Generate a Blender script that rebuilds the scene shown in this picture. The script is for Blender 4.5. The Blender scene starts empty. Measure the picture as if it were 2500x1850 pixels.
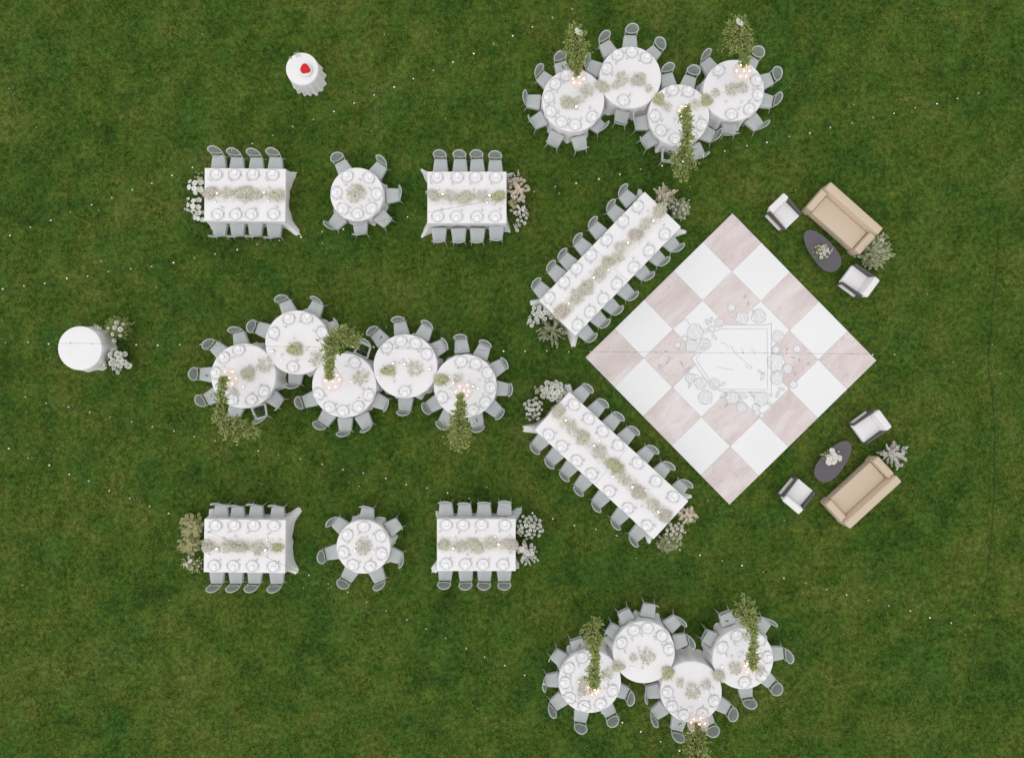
import bpy, bmesh, math, random
import numpy as np
from mathutils import Vector, Matrix, Euler

sc = bpy.context.scene
H = 22.0          # camera height above the lawn (m)
S = 81.8          # photograph pixels per metre at lawn level
TH = 0.76         # table height

# ---------------------------------------------------------------- camera, sky, sun, exposure
cd = bpy.data.cameras.new('camera')
cam = bpy.data.objects.new('camera', cd); sc.collection.objects.link(cam)
cam.location = (0, 0, H); cam.rotation_euler = (0, 0, 0)
cd.sensor_width = 36.0; cd.lens = 36.0 * H / (2500.0 / S); cd.clip_end = 2000.0
sc.camera = cam

SUN_EL, SUN_ROT = math.radians(72), math.radians(215)
wd = bpy.data.worlds.new('World'); sc.world = wd; wd.use_nodes = True
nt = wd.node_tree; nt.nodes.clear()
sky = nt.nodes.new('ShaderNodeTexSky'); sky.sky_type = 'NISHITA'; sky.sun_disc = False
sky.sun_elevation = SUN_EL; sky.sun_rotation = SUN_ROT
sky.air_density = 1.0; sky.dust_density = 0.3; sky.ozone_density = 1.0
hs = nt.nodes.new('ShaderNodeHueSaturation'); hs.inputs['Saturation'].default_value = 0.04   # overcast: grey sky
bg = nt.nodes.new('ShaderNodeBackground'); bg.inputs['Strength'].default_value = 0.15
wo = nt.nodes.new('ShaderNodeOutputWorld')
nt.links.new(sky.outputs[0], hs.inputs['Color']); nt.links.new(hs.outputs[0], bg.inputs[0]); nt.links.new(bg.outputs[0], wo.inputs[0])

sl = bpy.data.lights.new('sun', 'SUN'); sl.energy = 0.5; sl.angle = math.radians(60); sl.color = (1.0, 0.975, 0.94)
so = bpy.data.objects.new('sun', sl); sc.collection.objects.link(so)
sdir = Vector((math.sin(SUN_ROT) * math.cos(SUN_EL), math.cos(SUN_ROT) * math.cos(SUN_EL), math.sin(SUN_EL)))
so.rotation_euler = sdir.to_track_quat('Z', 'Y').to_euler(); so.location = sdir * 40

vs = sc.view_settings
vs.view_transform = 'Standard'; vs.look = 'None'; vs.gamma = 1.0; vs.use_curve_mapping = False
vs.exposure = 0.55
sc.cycles.max_bounces = 6; sc.cycles.transparent_max_bounces = 12
sc.cycles.diffuse_bounces = 3; sc.cycles.glossy_bounces = 2

random.seed(7); rnd = random.Random(11)

# ---------------------------------------------------------------- picture measurements -> places
def W(px, py, z):
    k = (1 - z / H) / S
    return Vector(((px - 1250) * k, -(py - 925) * k, z))
REG = {
 'R1': (420, 320, 400/2232), 'R2': (760, 340, 250/1588), 'R3': (980, 320, 360/1982), 'R4': (660, 100, 180/1982),
 'R5': (1260, 40, 340/1560), 'R6': (1560, 40, 360/1487), 'R7': (450, 700, 410/1693), 'R8': (850, 740, 420/1826),
 'R9': (1260, 440, 440/1690), 'R10': (1260, 900, 480/1652), 'R11': (1400, 500, 760/1674), 'R12': (1840, 430, 360/1918),
 'R13': (1860, 970, 380/1902), 'R14': (1300, 1440, 340/1370), 'R15': (1560, 1440, 400/1612), 'R16': (420, 1200, 400/2233),
 'R17': (740, 1200, 280/1713), 'R18': (1020, 1190, 330/1947), 'R19': (120, 740, 230/2000), 'RC': (1600, 720, 400/2065),
 'P': (0, 0, 1.0)}
def Z(r, x, y, z):
    a, b, s = REG[r]
    return W(a + x * s, b + y * s, z)
def zlen(r, d, z):
    return d * REG[r][2] / S * (1 - z / H)

# ---------------------------------------------------------------- materials
def new_mat(name):
    m = bpy.data.materials.new(name); m.use_nodes = True
    n = m.node_tree; n.nodes.clear()
    o = n.nodes.new('ShaderNodeOutputMaterial'); p = n.nodes.new('ShaderNodeBsdfPrincipled')
    n.links.new(p.outputs[0], o.inputs[0])
    return m, n, p, o
def srgb(r, g, b):
    f = lambda c: ((c / 255 + 0.055) / 1.055) ** 2.4 if c > 10 else c / 255 / 12.92
    return (f(r), f(g), f(b), 1)
def noise(n, vec, scale, detail=3, rough=0.55):
    t = n.nodes.new('ShaderNodeTexNoise'); t.inputs['Scale'].default_value = scale
    t.inputs['Detail'].default_value = detail; t.inputs['Roughness'].default_value = rough
    if vec is not None: n.links.new(vec, t.inputs['Vector'])
    return t
def ramp(n, fac, stops):
    r = n.nodes.new('ShaderNodeValToRGB')
    while len(r.color_ramp.elements) < len(stops): r.color_ramp.elements.new(0.5)
    for e, (p, c) in zip(r.color_ramp.elements, stops):
        e.position = p; e.color = c if len(c) == 4 else (*c, 1)
    n.links.new(fac, r.inputs[0]); return r
def plain(name, col, rough=0.7, var=0.08, vscale=6.0, spec=0.25, bump=0.0, bscale=120.0, metal=0.0):
    m, n, p, o = new_mat(name)
    g = n.nodes.new('ShaderNodeNewGeometry')
    t = noise(n, g.outputs['Position'], vscale, 4)
    c0 = tuple(max(0, c * (1 - var)) for c in col[:3]); c1 = tuple(min(1, c * (1 + var)) for c in col[:3])
    r = ramp(n, t.outputs[0], [(0.3, c0), (0.7, c1)])
    n.links.new(r.outputs[0], p.inputs['Base Color'])
    p.inputs['Roughness'].default_value = rough; p.inputs['Specular IOR Level'].default_value = spec
    p.inputs['Metallic'].default_value = metal
    if bump:
        b = n.nodes.new('ShaderNodeBump'); b.inputs['Strength'].default_value = bump; b.inputs['Distance'].default_value = 0.01
        t2 = noise(n, g.outputs['Position'], bscale, 3)
        n.links.new(t2.outputs[0], b.inputs['Height']); n.links.new(b.outputs[0], p.inputs['Normal'])
    return m
def tinted(name, stops, rough=0.65, trans=0.0, spec=0.2):
    m, n, p, o = new_mat(name)
    a = n.nodes.new('ShaderNodeAttribute'); a.attribute_name = 'tint'
    r = ramp(n, a.outputs['Fac'], stops)
    n.links.new(r.outputs[0], p.inputs['Base Color'])
    p.inputs['Roughness'].default_value = rough; p.inputs['Specular IOR Level'].default_value = spec
    if trans:
        t = n.nodes.new('ShaderNodeBsdfTranslucent'); n.links.new(r.outputs[0], t.inputs[0])
        mx = n.nodes.new('ShaderNodeMixShader'); mx.inputs[0].default_value = trans
        n.links.new(p.outputs[0], mx.inputs[1]); n.links.new(t.outputs[0], mx.inputs[2]); n.links.new(mx.outputs[0], o.inputs[0])
    return m
def see_through(name, col, alpha, rough=0.2):
    m, n, p, o = new_mat(name)
    p.inputs['Base Color'].default_value = col; p.inputs['Roughness'].default_value = rough
    t = n.nodes.new('ShaderNodeBsdfTransparent'); mx = n.nodes.new('ShaderNodeMixShader'); mx.inputs[0].default_value = alpha
    n.links.new(t.outputs[0], mx.inputs[1]); n.links.new(p.outputs[0], mx.inputs[2]); n.links.new(mx.outputs[0], o.inputs[0])
    return m
def glow(name, col, strength):
    m, n, p, o = new_mat(name)
    p.inputs['Base Color'].default_value = col
    p.inputs['Emission Color'].default_value = col; p.inputs['Emission Strength'].default_value = strength
    return m

def grass_material(name, ground):
    m, n, p, o = new_mat(name)
    g = n.nodes.new('ShaderNodeNewGeometry'); P = g.outputs['Position']
    big = noise(n, P, 0.28, 4, 0.6); med = noise(n, P, 1.3, 5, 0.65); fine = noise(n, P, 7.0, 4, 0.7)
    add = n.nodes.new('ShaderNodeMath'); add.operation = 'MULTIPLY_ADD'
    n.links.new(big.outputs[0], add.inputs[0]); add.inputs[1].default_value = 0.50
    ad2 = n.nodes.new('ShaderNodeMath'); ad2.operation = 'MULTIPLY_ADD'
    n.links.new(med.outputs[0], ad2.inputs[0]); ad2.inputs[1].default_value = 0.50
    n.links.new(add.outputs[0], ad2.inputs[2]); add.inputs[2].default_value = 0.0
    r = ramp(n, ad2.outputs[0], [(0.36, (0.034, 0.077, 0.012)), (0.45, (0.056, 0.113, 0.015)), (0.53, (0.082, 0.130, 0.019)), (0.64, (0.117, 0.148, 0.031))])
    hue2 = noise(n, P, 0.45, 3, 0.5)
    mix = n.nodes.new('ShaderNodeMixRGB'); mix.blend_type = 'MIX'
    rr = ramp(n, hue2.outputs[0], [(0.50, (0, 0, 0)), (0.68, (1, 1, 1))])
    sc_ = n.nodes.new('ShaderNodeMath'); sc_.operation = 'MULTIPLY'; sc_.inputs[1].default_value = 0.45
    n.links.new(rr.outputs[0], sc_.inputs[0]); n.links.new(sc_.outputs[0], mix.inputs[0])
    n.links.new(r.outputs[0], mix.inputs[1]); mix.inputs[2].default_value = (0.042, 0.118, 0.020, 1)
    mul = n.nodes.new('ShaderNodeMixRGB'); mul.blend_type = 'MULTIPLY'; mul.inputs[0].default_value = 1.0
    fr = ramp(n, fine.outputs[0], [(0.32, (0.52, 0.55, 0.52)), (0.68, (1.46, 1.40, 1.38))])
    n.links.new(mix.outputs[0], mul.inputs[1]); n.links.new(fr.outputs[0], mul.inputs[2])
    last = mul
    if not ground:
        a = n.nodes.new('ShaderNodeAttribute'); a.attribute_name = 'tint'
        ar = ramp(n, a.outputs['Fac'], [(0.0, (0.50, 0.56, 0.45)), (0.6, (1.05, 1.05, 1.0)), (0.94, (1.55, 1.4, 1.35)), (1.0, (2.3, 1.95, 2.0))])
        m2 = n.nodes.new('ShaderNodeMixRGB'); m2.blend_type = 'MULTIPLY'; m2.inputs[0].default_value = 1.0
        n.links.new(mul.outputs[0], m2.inputs[1]); n.links.new(ar.outputs[0], m2.inputs[2]); last = m2
        t = n.nodes.new('ShaderNodeBsdfTranslucent'); n.links.new(last.outputs[0], t.inputs[0])
        mx = n.nodes.new('ShaderNodeMixShader'); mx.inputs[0].default_value = 0.3
        n.links.new(p.outputs[0], mx.inputs[1]); n.links.new(t.outputs[0], mx.inputs[2]); n.links.new(mx.outputs[0], o.inputs[0])
    n.links.new(last.outputs[0], p.inputs['Base Color'])
    p.inputs['Roughness'].default_value = 0.85; p.inputs['Specular IOR Level'].default_value = 0.1
    return m

def marble_material(name, pink):
    m, n, p, o = new_mat(name)
    g = n.nodes.new('ShaderNodeNewGeometry'); oi = n.nodes.new('ShaderNodeObjectInfo')
    mp = n.nodes.new('ShaderNodeMapping'); mp.vector_type = 'TEXTURE'
    mp.inputs['Rotation'].default_value = (0, 0, math.radians(40))
    mp.inputs['Scale'].default_value = (1.0, 0.30, 1.0)
    ml = n.nodes.new('ShaderNodeMath'); ml.operation = 'MULTIPLY'; ml.inputs[1].default_value = 37.0
    n.links.new(oi.outputs['Random'], ml.inputs[0])
    cb = n.nodes.new('ShaderNodeVectorMath'); cb.operation = 'ADD'
    n.links.new(g.outputs['Position'], mp.inputs['Vector']); n.links.new(mp.outputs[0], cb.inputs[0]); n.links.new(ml.outputs[0], cb.inputs[1])
    t = noise(n, cb.outputs[0], 0.55, 5, 0.55); t.inputs['Distortion'].default_value = 0.5
    if pink:
        r = ramp(n, t.outputs[0], [(0.26, (0.60, 0.51, 0.495)), (0.45, (0.66, 0.58, 0.565)), (0.62, (0.72, 0.66, 0.65)), (0.78, (0.775, 0.75, 0.745))])
        v = noise(n, cb.outputs[0], 0.7, 5, 0.6); v.inputs['Distortion'].default_value = 0.9
        vr = ramp(n, v.outputs[0], [(0.485, (1, 1, 1)), (0.50, (0.85, 0.83, 0.835)), (0.515, (1, 1, 1))])
        mu = n.nodes.new('ShaderNodeMixRGB'); mu.blend_type = 'MULTIPLY'; mu.inputs[0].default_value = 1.0
        n.links.new(r.outputs[0], mu.inputs[1]); n.links.new(vr.outputs[0], mu.inputs[2]); c = mu.outputs[0]
    else:
        r = ramp(n, t.outputs[0], [(0.3, (0.785, 0.782, 0.79)), (0.7, (0.808, 0.806, 0.812))]); c = r.outputs[0]
    n.links.new(c, p.inputs['Base Color']); p.inputs['Roughness'].default_value = 0.55; p.inputs['Specular IOR Level'].default_value = 0.15
    return m

MAT = {
 'ground': grass_material('lawn_ground', True), 'grass': grass_material('lawn_grass', False),
 'cloth': plain('white_linen', (0.80, 0.785, 0.79), 0.9, 0.015, 2.5, 0.1, 0.15, 60),
 'gauze': plain('gauze_runner', (0.77, 0.735, 0.72), 0.95, 0.035, 7, 0.05, 0.2, 40),
 'wood': plain('table_wood', (0.25, 0.17, 0.10), 0.6),
 'seat': plain('grey_seat_fabric', (0.475, 0.492, 0.497), 0.9, 0.03, 30, 0.1, 0.1, 400),
 'chair': plain('grey_chair_paint', (0.465, 0.485, 0.475), 0.6, 0.04, 20, 0.25),
 'cane': plain('grey_cane', (0.30, 0.32, 0.31), 0.7, 0.06, 30),
 'dark': plain('dark_strap', (0.05, 0.055, 0.06), 0.7),
 'plate': plain('white_porcelain', (0.795, 0.785, 0.79), 0.35, 0.01, 4, 0.35),
 'rim': plain('silver_rim', (0.54, 0.525, 0.54), 0.4, 0.06, 8, 0.4),
 'napkin': plain('white_napkin', (0.845, 0.84, 0.845), 0.9, 0.01, 6, 0.1),
 'card_band': plain('grey_card_band', (0.26, 0.24, 0.26), 0.7),
 'glass': see_through('clear_glass', (0.70, 0.69, 0.70, 1), 0.24, 0.1),
 'gold': plain('pale_gold', (0.55, 0.45, 0.28), 0.35, 0.05, 10, 0.5, metal=0.6),
 'wax': plain('ivory_wax', (0.85, 0.83, 0.78), 0.6, 0.02),
 'flame': glow('candle_flame', (1.0, 0.80, 0.50, 1), 9.0),
 'bulb': glow('lit_bulb', (1.0, 0.95, 0.80, 1), 0.12),
 'wire': plain('light_cable', (0.055, 0.07, 0.03), 0.6),
 'rose_plate': see_through('rosy_glass_plate', (0.80, 0.64, 0.60, 1), 0.36, 0.15),
 'metal': plain('dark_bronze', (0.05, 0.045, 0.04), 0.5, 0.1, 20, 0.4),
 'stem': plain('stem_bark', (0.045, 0.04, 0.02), 0.8, 0.2, 30),
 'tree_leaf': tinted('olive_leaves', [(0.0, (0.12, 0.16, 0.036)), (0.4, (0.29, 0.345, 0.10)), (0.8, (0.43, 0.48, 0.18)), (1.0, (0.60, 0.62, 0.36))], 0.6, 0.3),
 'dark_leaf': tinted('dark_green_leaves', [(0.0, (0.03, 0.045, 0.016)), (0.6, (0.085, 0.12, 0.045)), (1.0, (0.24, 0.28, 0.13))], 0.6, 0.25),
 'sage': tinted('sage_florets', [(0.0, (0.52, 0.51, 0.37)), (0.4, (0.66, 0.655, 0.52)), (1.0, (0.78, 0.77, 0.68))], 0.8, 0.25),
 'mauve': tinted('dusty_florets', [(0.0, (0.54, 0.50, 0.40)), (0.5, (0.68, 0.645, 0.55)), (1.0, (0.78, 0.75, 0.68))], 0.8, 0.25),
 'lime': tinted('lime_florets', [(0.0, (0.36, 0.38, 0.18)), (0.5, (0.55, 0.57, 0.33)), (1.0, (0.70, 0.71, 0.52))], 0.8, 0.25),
 'white_bloom': tinted('white_petals', [(0.0, (0.60, 0.62, 0.50)), (0.5, (0.78, 0.79, 0.71)), (1.0, (0.86, 0.86, 0.82))], 0.6, 0.25),
 'ivory_bloom': tinted('ivory_petals', [(0.0, (0.60, 0.58, 0.46)), (0.5, (0.78, 0.76, 0.67)), (1.0, (0.86, 0.84, 0.79))], 0.6, 0.25),
 'beige_leaf': tinted('beige_dried_leaves', [(0.0, (0.48, 0.39, 0.28)), (0.5, (0.68, 0.59, 0.47)), (1.0, (0.78, 0.71, 0.61))], 0.7, 0.2),
 'olive_big': tinted('olive_big_leaves', [(0.0, (0.26, 0.25, 0.10)), (0.5, (0.42, 0.41, 0.20)), (1.0, (0.54, 0.52, 0.31))], 0.55, 0.2),
 'white_plume': tinted('white_plumes', [(0.0, (0.60, 0.58, 0.52)), (0.5, (0.76, 0.74, 0.69)), (1.0, (0.85, 0.83, 0.79))], 0.8, 0.25),
 'green_plume': tinted('green_spikes', [(0.0, (0.28, 0.31, 0.16)), (0.5, (0.46, 0.49, 0.30)), (1.0, (0.62, 0.63, 0.47))], 0.75, 0.25),
 'sofa': plain('beige_boucle', (0.60, 0.485, 0.37), 0.95, 0.03, 60, 0.08, 0.3, 220),
 'cushion': plain('white_cushion', (0.76, 0.745, 0.745), 0.9, 0.015, 8, 0.1, 0.1, 150),
 'frame': plain('grey_wood_frame', (0.10, 0.093, 0.093), 0.6, 0.12, 25, 0.3),
 'black': plain('black_legs', (0.02, 0.02, 0.02), 0.5),
 'slate': plain('slate_top', (0.118, 0.108, 0.120), 0.65, 0.05, 40, 0.2, 0.1, 200),
 'pink': marble_material('pink_marble', True), 'white_tile': marble_material('white_marble', False),
 'slab': plain('floor_edge', (0.22, 0.20, 0.17), 0.7),
 'print': plain('grey_print', (0.50, 0.485, 0.51), 0.7, 0.05, 6, 0.1),
 'print_fill': plain('pale_print_fill', (0.797, 0.795, 0.802), 0.7, 0.01, 6, 0.1),
 'cake': plain('red_cake', (0.70, 0.022, 0.030), 0.55, 0.35, 45, 0.3, 0.8, 70),
 'hose': plain('dark_hose', (0.035, 0.052, 0.018), 0.7, 0.3, 8),
}

# ---------------------------------------------------------------- mesh helpers
class MB:
    def __init__(s): s.v = []; s.f = []; s.t = []; s.tint = 0.5
    def add(s, vs, fs):
        b = len(s.v); s.v.extend([tuple(q) for q in vs]); s.t.extend([s.tint] * len(vs))
        s.f.extend([tuple(i + b for i in q) for q in fs]); return b
    def box(s, cx, cy, cz, sx, sy, sz):
        x, y, z = sx / 2, sy / 2, sz / 2
        vs = [(cx + i * x, cy + j * y, cz + k * z) for k in (-1, 1) for j in (-1, 1) for i in (-1, 1)]
        s.add(vs, [(0, 2, 3, 1), (4, 5, 7, 6), (0, 1, 5, 4), (2, 6, 7, 3), (0, 4, 6, 2), (1, 3, 7, 5)])
    def tube(s, pts, radii, n=8, cap=True):
        pts = [Vector(p) for p in pts]; rings = []; vs = []
        for i, p in enumerate(pts):
            d = (pts[min(i + 1, len(pts) - 1)] - pts[max(i - 1, 0)])
            d = d.normalized() if d.length > 1e-9 else Vector((0, 0, 1))
            a = d.cross(Vector((0, 0, 1)) if abs(d.z) < 0.95 else Vector((1, 0, 0))).normalized(); b = d.cross(a)
            r = radii[i] if hasattr(radii, '__len__') else radii
            for k in range(n):
                q = 2 * math.pi * k / n; vs.append(p + a * (r * math.cos(q)) + b * (r * math.sin(q)))
        fs = []
        for i in range(len(pts) - 1):
            for k in range(n):
                fs.append((i * n + k, i * n + (k + 1) % n, (i + 1) * n + (k + 1) % n, (i + 1) * n + k))
        if cap: fs.append(tuple(range(n))); fs.append(tuple((len(pts) - 1) * n + k for k in range(n)))
        s.add(vs, fs)
    def lathe(s, prof, n=24, close_bottom=True, close_top=True):
        vs = [(r * math.cos(2 * math.pi * k / n), r * math.sin(2 * math.pi * k / n), z) for r, z in prof for k in range(n)]
        fs = [(i * n + k, i * n + (k + 1) % n, (i + 1) * n + (k + 1) % n, (i + 1) * n + k) for i in range(len(prof) - 1) for k in range(n)]
        if close_bottom: fs.append(tuple(range(n))[::-1])
        if close_top: fs.append(tuple((len(prof) - 1) * n + k for k in range(n)))
        s.add(vs, fs)
    def rings(s, rings, cap_bottom=True, cap_top=True):
        n = len(rings[0]); vs = [p for r in rings for p in r]
        fs = [(i * n + k, i * n + (k + 1) % n, (i + 1) * n + (k + 1) % n, (i + 1) * n + k) for i in range(len(rings) - 1) for k in range(n)]
        if cap_bottom: fs.append(tuple(range(n))[::-1])
        if cap_top: fs.append(tuple((len(rings) - 1) * n + k for k in range(n)))
        s.add(vs, fs)
    def leaf(s, p, d, up, L, w, bend=0.25):
        """pointed leaf: 6 triangles bent along its length"""
        d = Vector(d).normalized(); a = d.cross(Vector(up))
        a = a.normalized() if a.length > 1e-6 else d.orthogonal().normalized()
        nn = a.cross(d); p = Vector(p)
        m1 = p + d * (L * 0.35) + nn * (L * bend * 0.3); m2 = p + d * (L * 0.72) + nn * (L * bend * 0.25); tip = p + d * L - nn * (L * bend * 0.2)
        s.add([p, m1 + a * w * 0.5, m1 - a * w * 0.5, m2 + a * w * 0.38, m2 - a * w * 0.38, tip],
              [(0, 1, 2), (1, 3, 4, 2), (3, 5, 4)])
    def quad(s, p, a, b):
        s.add([p - a - b, p + a - b, p + a + b, p - a + b], [(0, 1, 2, 3)])
    def mesh(s, name, smooth=False):
        me = bpy.data.meshes.new(name); me.from_pydata(s.v, [], s.f)
        at = me.attributes.new('tint', 'FLOAT', 'POINT'); at.data.foreach_set('value', np.array(s.t, dtype=np.float32))
        if smooth: me.polygons.foreach_set('use_smooth', np.ones(len(me.polygons), dtype=bool))
        me.update(); return me
COL = sc.collection.objects
def obj(name, me, mat, parent=None, loc=(0, 0, 0), rot=(0, 0, 0), scale=(1, 1, 1)):
    if isinstance(me, MB): me = me.mesh(name)
    o = bpy.data.objects.new(name, me); COL.link(o)
    o.location = loc; o.rotation_euler = rot; o.scale = scale
    if mat is not None:
        mm = MAT[mat] if isinstance(mat, str) else mat
        if not me.materials: me.materials.append(mm)
        elif me.materials[0] != mm:
            o.material_slots[0].link = 'OBJECT'; o.material_slots[0].material = mm
    if parent is not None: o.parent = parent
    return o
LABELS = {}
def tag(o, label, cat, group=None):
    base = label; k = 2
    assert label not in LABELS, label
    LABELS[label] = o
    o['label'] = label; o['category'] = cat
    if group: o['group'] = group
    return o
def thing(name, label, cat, loc=(0, 0, 0), rz=0.0, group=None):
    o = bpy.data.objects.new(name, None); COL.link(o); o.empty_display_size = 0.1
    o.location = loc; o.rotation_euler = (0, 0, rz)
    return tag(o, label, cat, group)
def struct(o): o['kind'] = 'structure'; return o
def rbox_mesh(name, sx, sy, sz, bev, seg=3, puff=0.0):
    """rounded box, origin at its bottom centre; puff bulges the top like an upholstered cushion"""
    bm = bmesh.new(); bmesh.ops.create_cube(bm, size=1.0)
    bmesh.ops.scale(bm, vec=(sx, sy, sz), verts=bm.verts); bmesh.ops.translate(bm, vec=(0, 0, sz / 2), verts=bm.verts)
    if puff:
        bmesh.ops.subdivide_edges(bm, edges=bm.edges[:], cuts=4, use_grid_fill=True)
        for v in bm.verts:
            u = (1 - (2 * v.co.x / sx) ** 2) * (1 - (2 * v.co.y / sy) ** 2)
            if v.co.z > sz * 0.5: v.co.z += puff * max(0, u) ** 0.6
        sharp = [e for e in bm.edges if len(e.link_faces) == 2 and e.calc_face_angle() > 0.9]
        bmesh.ops.bevel(bm, geom=sharp, offset=bev, segments=seg, affect='EDGES', profile=0.6)
    else:
        bmesh.ops.bevel(bm, geom=bm.edges[:], offset=bev, segments=seg, affect='EDGES', profile=0.6)
    me = bpy.data.meshes.new(name); bm.to_mesh(me); bm.free()
    me.polygons.foreach_set('use_smooth', np.ones(len(me.polygons), dtype=bool)); return me

# ---------------------------------------------------------------- lawn and grass
lm = MB(); lm.add([(-300, -300, 0), (300, -300, 0), (300, 300, 0), (-300, 300, 0)], [(0, 1, 2, 3)])
struct(obj('lawn', lm.mesh('lawn'), 'ground'))
DF = [Z('R11', *p, 0.0) for p in ((845, 42), (1615, 828), (853, 1615), (65, 830))]      # dance floor corners: top, right, bottom, left
def grass_mesh(N=1250000, seed=3):
    g = np.random.default_rng(seed)
    x = g.uniform(-16.6, 16.6, N); y = g.uniform(-12.6, 12.6, N)
    c = sum((Vector((p.x, p.y)) for p in DF), Vector((0, 0))) / 4
    hw = abs(DF[1].x - DF[3].x) / 2
    keep = (np.abs(x - c.x) + np.abs(y - c.y)) > hw - 0.05
    x, y = x[keep], y[keep]; n = len(x)
    # uneven sward: blade length varies with a sum of random waves
    sw = np.zeros(n)
    for _ in range(26):
        q = g.uniform(0, 2 * math.pi); k = 2 * math.pi / g.uniform(0.22, 2.2)
        sw += np.sin((x * math.cos(q) + y * math.sin(q)) * k + g.uniform(0, 6.28))
    sw = np.clip(sw / 3.6, -1.6, 1.6)
    h = g.uniform(0.022, 0.052, n) * (1.0 + 0.28 * sw)
    w = g.uniform(0.0045, 0.010, n); a = g.uniform(0, 2 * math.pi, n); lean = g.uniform(0.25, 1.25, n)
    dx, dy = np.cos(a), np.sin(a)
    V = np.empty((n, 3, 3), np.float32)
    V[:, 0] = np.stack([x - dy * w, y + dx * w, np.zeros(n)], 1); V[:, 1] = np.stack([x + dy * w, y - dx * w, np.zeros(n)], 1)
    V[:, 2] = np.stack([x + dx * np.sin(lean) * h, y + dy * np.sin(lean) * h, np.cos(lean) * h + 0.004], 1)
    me = bpy.data.meshes.new('grass'); me.vertices.add(3 * n); me.vertices.foreach_set('co', V.ravel())
    me.loops.add(3 * n); me.loops.foreach_set('vertex_index', np.arange(3 * n, dtype=np.int32))
    me.polygons.add(n); me.polygons.foreach_set('loop_start', np.arange(0, 3 * n, 3, dtype=np.int32))
    me.update(calc_edges=True)
    at = me.attributes.new('tint', 'FLOAT', 'FACE'); at.data.foreach_set('value', g.uniform(0, 1, n).astype(np.float32))
    return me
go = obj('grass', grass_mesh(), 'grass')
go['kind'] = 'stuff'; tag(go, 'short mown green grass with olive patches covering the lawn', 'grass')

# ---------------------------------------------------------------- dance floor
dc = sum(DF, Vector()) / 4
ang = math.atan2((DF[1] - DF[0]).y, (DF[1] - DF[0]).x)
side = sum(((DF[(i + 1) % 4] - DF[i]).length for i in range(4))) / 4
dfl = thing('dance_floor', 'diamond-set checkered dance floor of pink marble and white tiles with printed rose crest', 'dance floor', (dc.x, dc.y, 0), ang)
sb = MB(); sb.box(0, 0, 0.02, side, side, 0.04); obj('base_slab', sb, 'slab', dfl)
ts = side / 5
tm = {}
for k in ('pink', 'white_tile'):
    b = MB(); q = ts / 2 - 0.002
    b.rings([[(-q, -q, 0), (q, -q, 0), (q, q, 0), (-q, q, 0)], [(-q, -q, 0.012), (q, -q, 0.012), (q, q, 0.012), (-q, q, 0.012)],
             [(-q + .003, -q + .003, 0.014), (q - .003, -q + .003, 0.014), (q - .003, q - .003, 0.014), (-q + .003, q - .003, 0.014)]])
    tm[k] = b.mesh('tile')
for i in range(5):
    for j in range(5):
        k = 'pink' if (i + j) % 2 == 0 else 'white_tile'
        obj('tile', tm[k], k, dfl, ((i - 2) * ts, (j - 2) * ts, 0.0405 + 0.0006 * ((i * 7 + j * 3) % 3)))
FZ = 0.0575
inv = Matrix.Rotation(-ang, 3, 'Z')
def fl(x, y, z):                      # crest measurement -> dance-floor local coordinates
    p = Z('RC', x, y, FZ) - Vector((dc.x, dc.y, 0)); q = inv @ p
    return Vector((q.x, q.y, z))
crest = MB()
def stroke(mb, pts, w, z=FZ + 0.004, closed=False):
    P = [fl(x, y, z) for x, y in pts]
    if closed: P.append(P[0])
    vs = []
    for i, p in enumerate(P):
        a = P[max(i - 1, 0)]; b = P[min(i + 1, len(P) - 1)]
        if closed and i in (0, len(P) - 1): a, b = P[-2], P[1]
        d = (b - a); d = d.normalized() if d.length > 1e-9 else Vector((1, 0, 0)); nrm = Vector((-d.y, d.x, 0)) * w / 2
        vs += [p + nrm, p - nrm]
    mb.add(vs, [(2 * i, 2 * i + 1, 2 * i + 3, 2 * i + 2) for i in range(len(P) - 1)])
def spline(pts, n=6):
    out = []
    for i in range(len(pts) - 1):
        p0, p1, p2, p3 = (Vector((*pts[max(0, min(len(pts) - 1, j))], 0)) for j in (i - 1, i, i + 1, i + 2))
        for k in range(n):
            t = k / n
            q = 0.5 * ((2 * p1) + (p2 - p0) * t + (2 * p0 - 5 * p1 + 4 * p2 - p3) * t * t + (3 * p1 - p0 - 3 * p2 + p3) * t ** 3)
            out.append((q.x, q.y))
    out.append(tuple(pts[-1])); return out
LW = 0.017
cp = obj('printed_crest', None or MB().mesh('printed_crest'), 'print', dfl)
fb = MB(); P = [fl(x, y, FZ + 0.0012) for x, y in [(455, 805), (560, 962), (625, 1050), (720, 1150), (800, 1205), (880, 1228), (1390, 1226), (1440, 1250), (1462, 1282), (1462, 352), (1440, 362), (1395, 381), (870, 376), (760, 400), (640, 600), (560, 690)]]
fb.add(P, [tuple(range(len(P)))]); obj('crest_field', fb, 'print_fill', cp)
fm = MB()
stroke(fm, [(640, 600), (560, 690), (455, 805), (560, 962), (625, 1050), (720, 1150), (800, 1205), (880, 1228), (1390, 1226), (1440, 1250), (1462, 1282), (1462, 352), (1440, 362), (1395, 381), (870, 376), (760, 400)], LW)
stroke(fm, [(660, 640), (600, 700), (510, 805), (600, 950), (680, 1062), (760, 1160), (820, 1190), (1412, 1191), (1408, 428), (840, 425), (740, 462)], LW)
obj('crest_frame', fm, 'print', cp)
mg = MB()
for s_ in ([(820, 600), (880, 615), (930, 670)], [(945, 640), (1010, 735), (1100, 815), (1170, 875), (1222, 920), (1170, 922), (1130, 885)],
           [(780, 910), (900, 930), (985, 945)], [(1200, 680), (1240, 710), (1255, 760)], [(1080, 670), (1112, 728)]):
    stroke(mg, spline(s_), 0.013)
obj('monogram', mg, 'print', cp)
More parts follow.
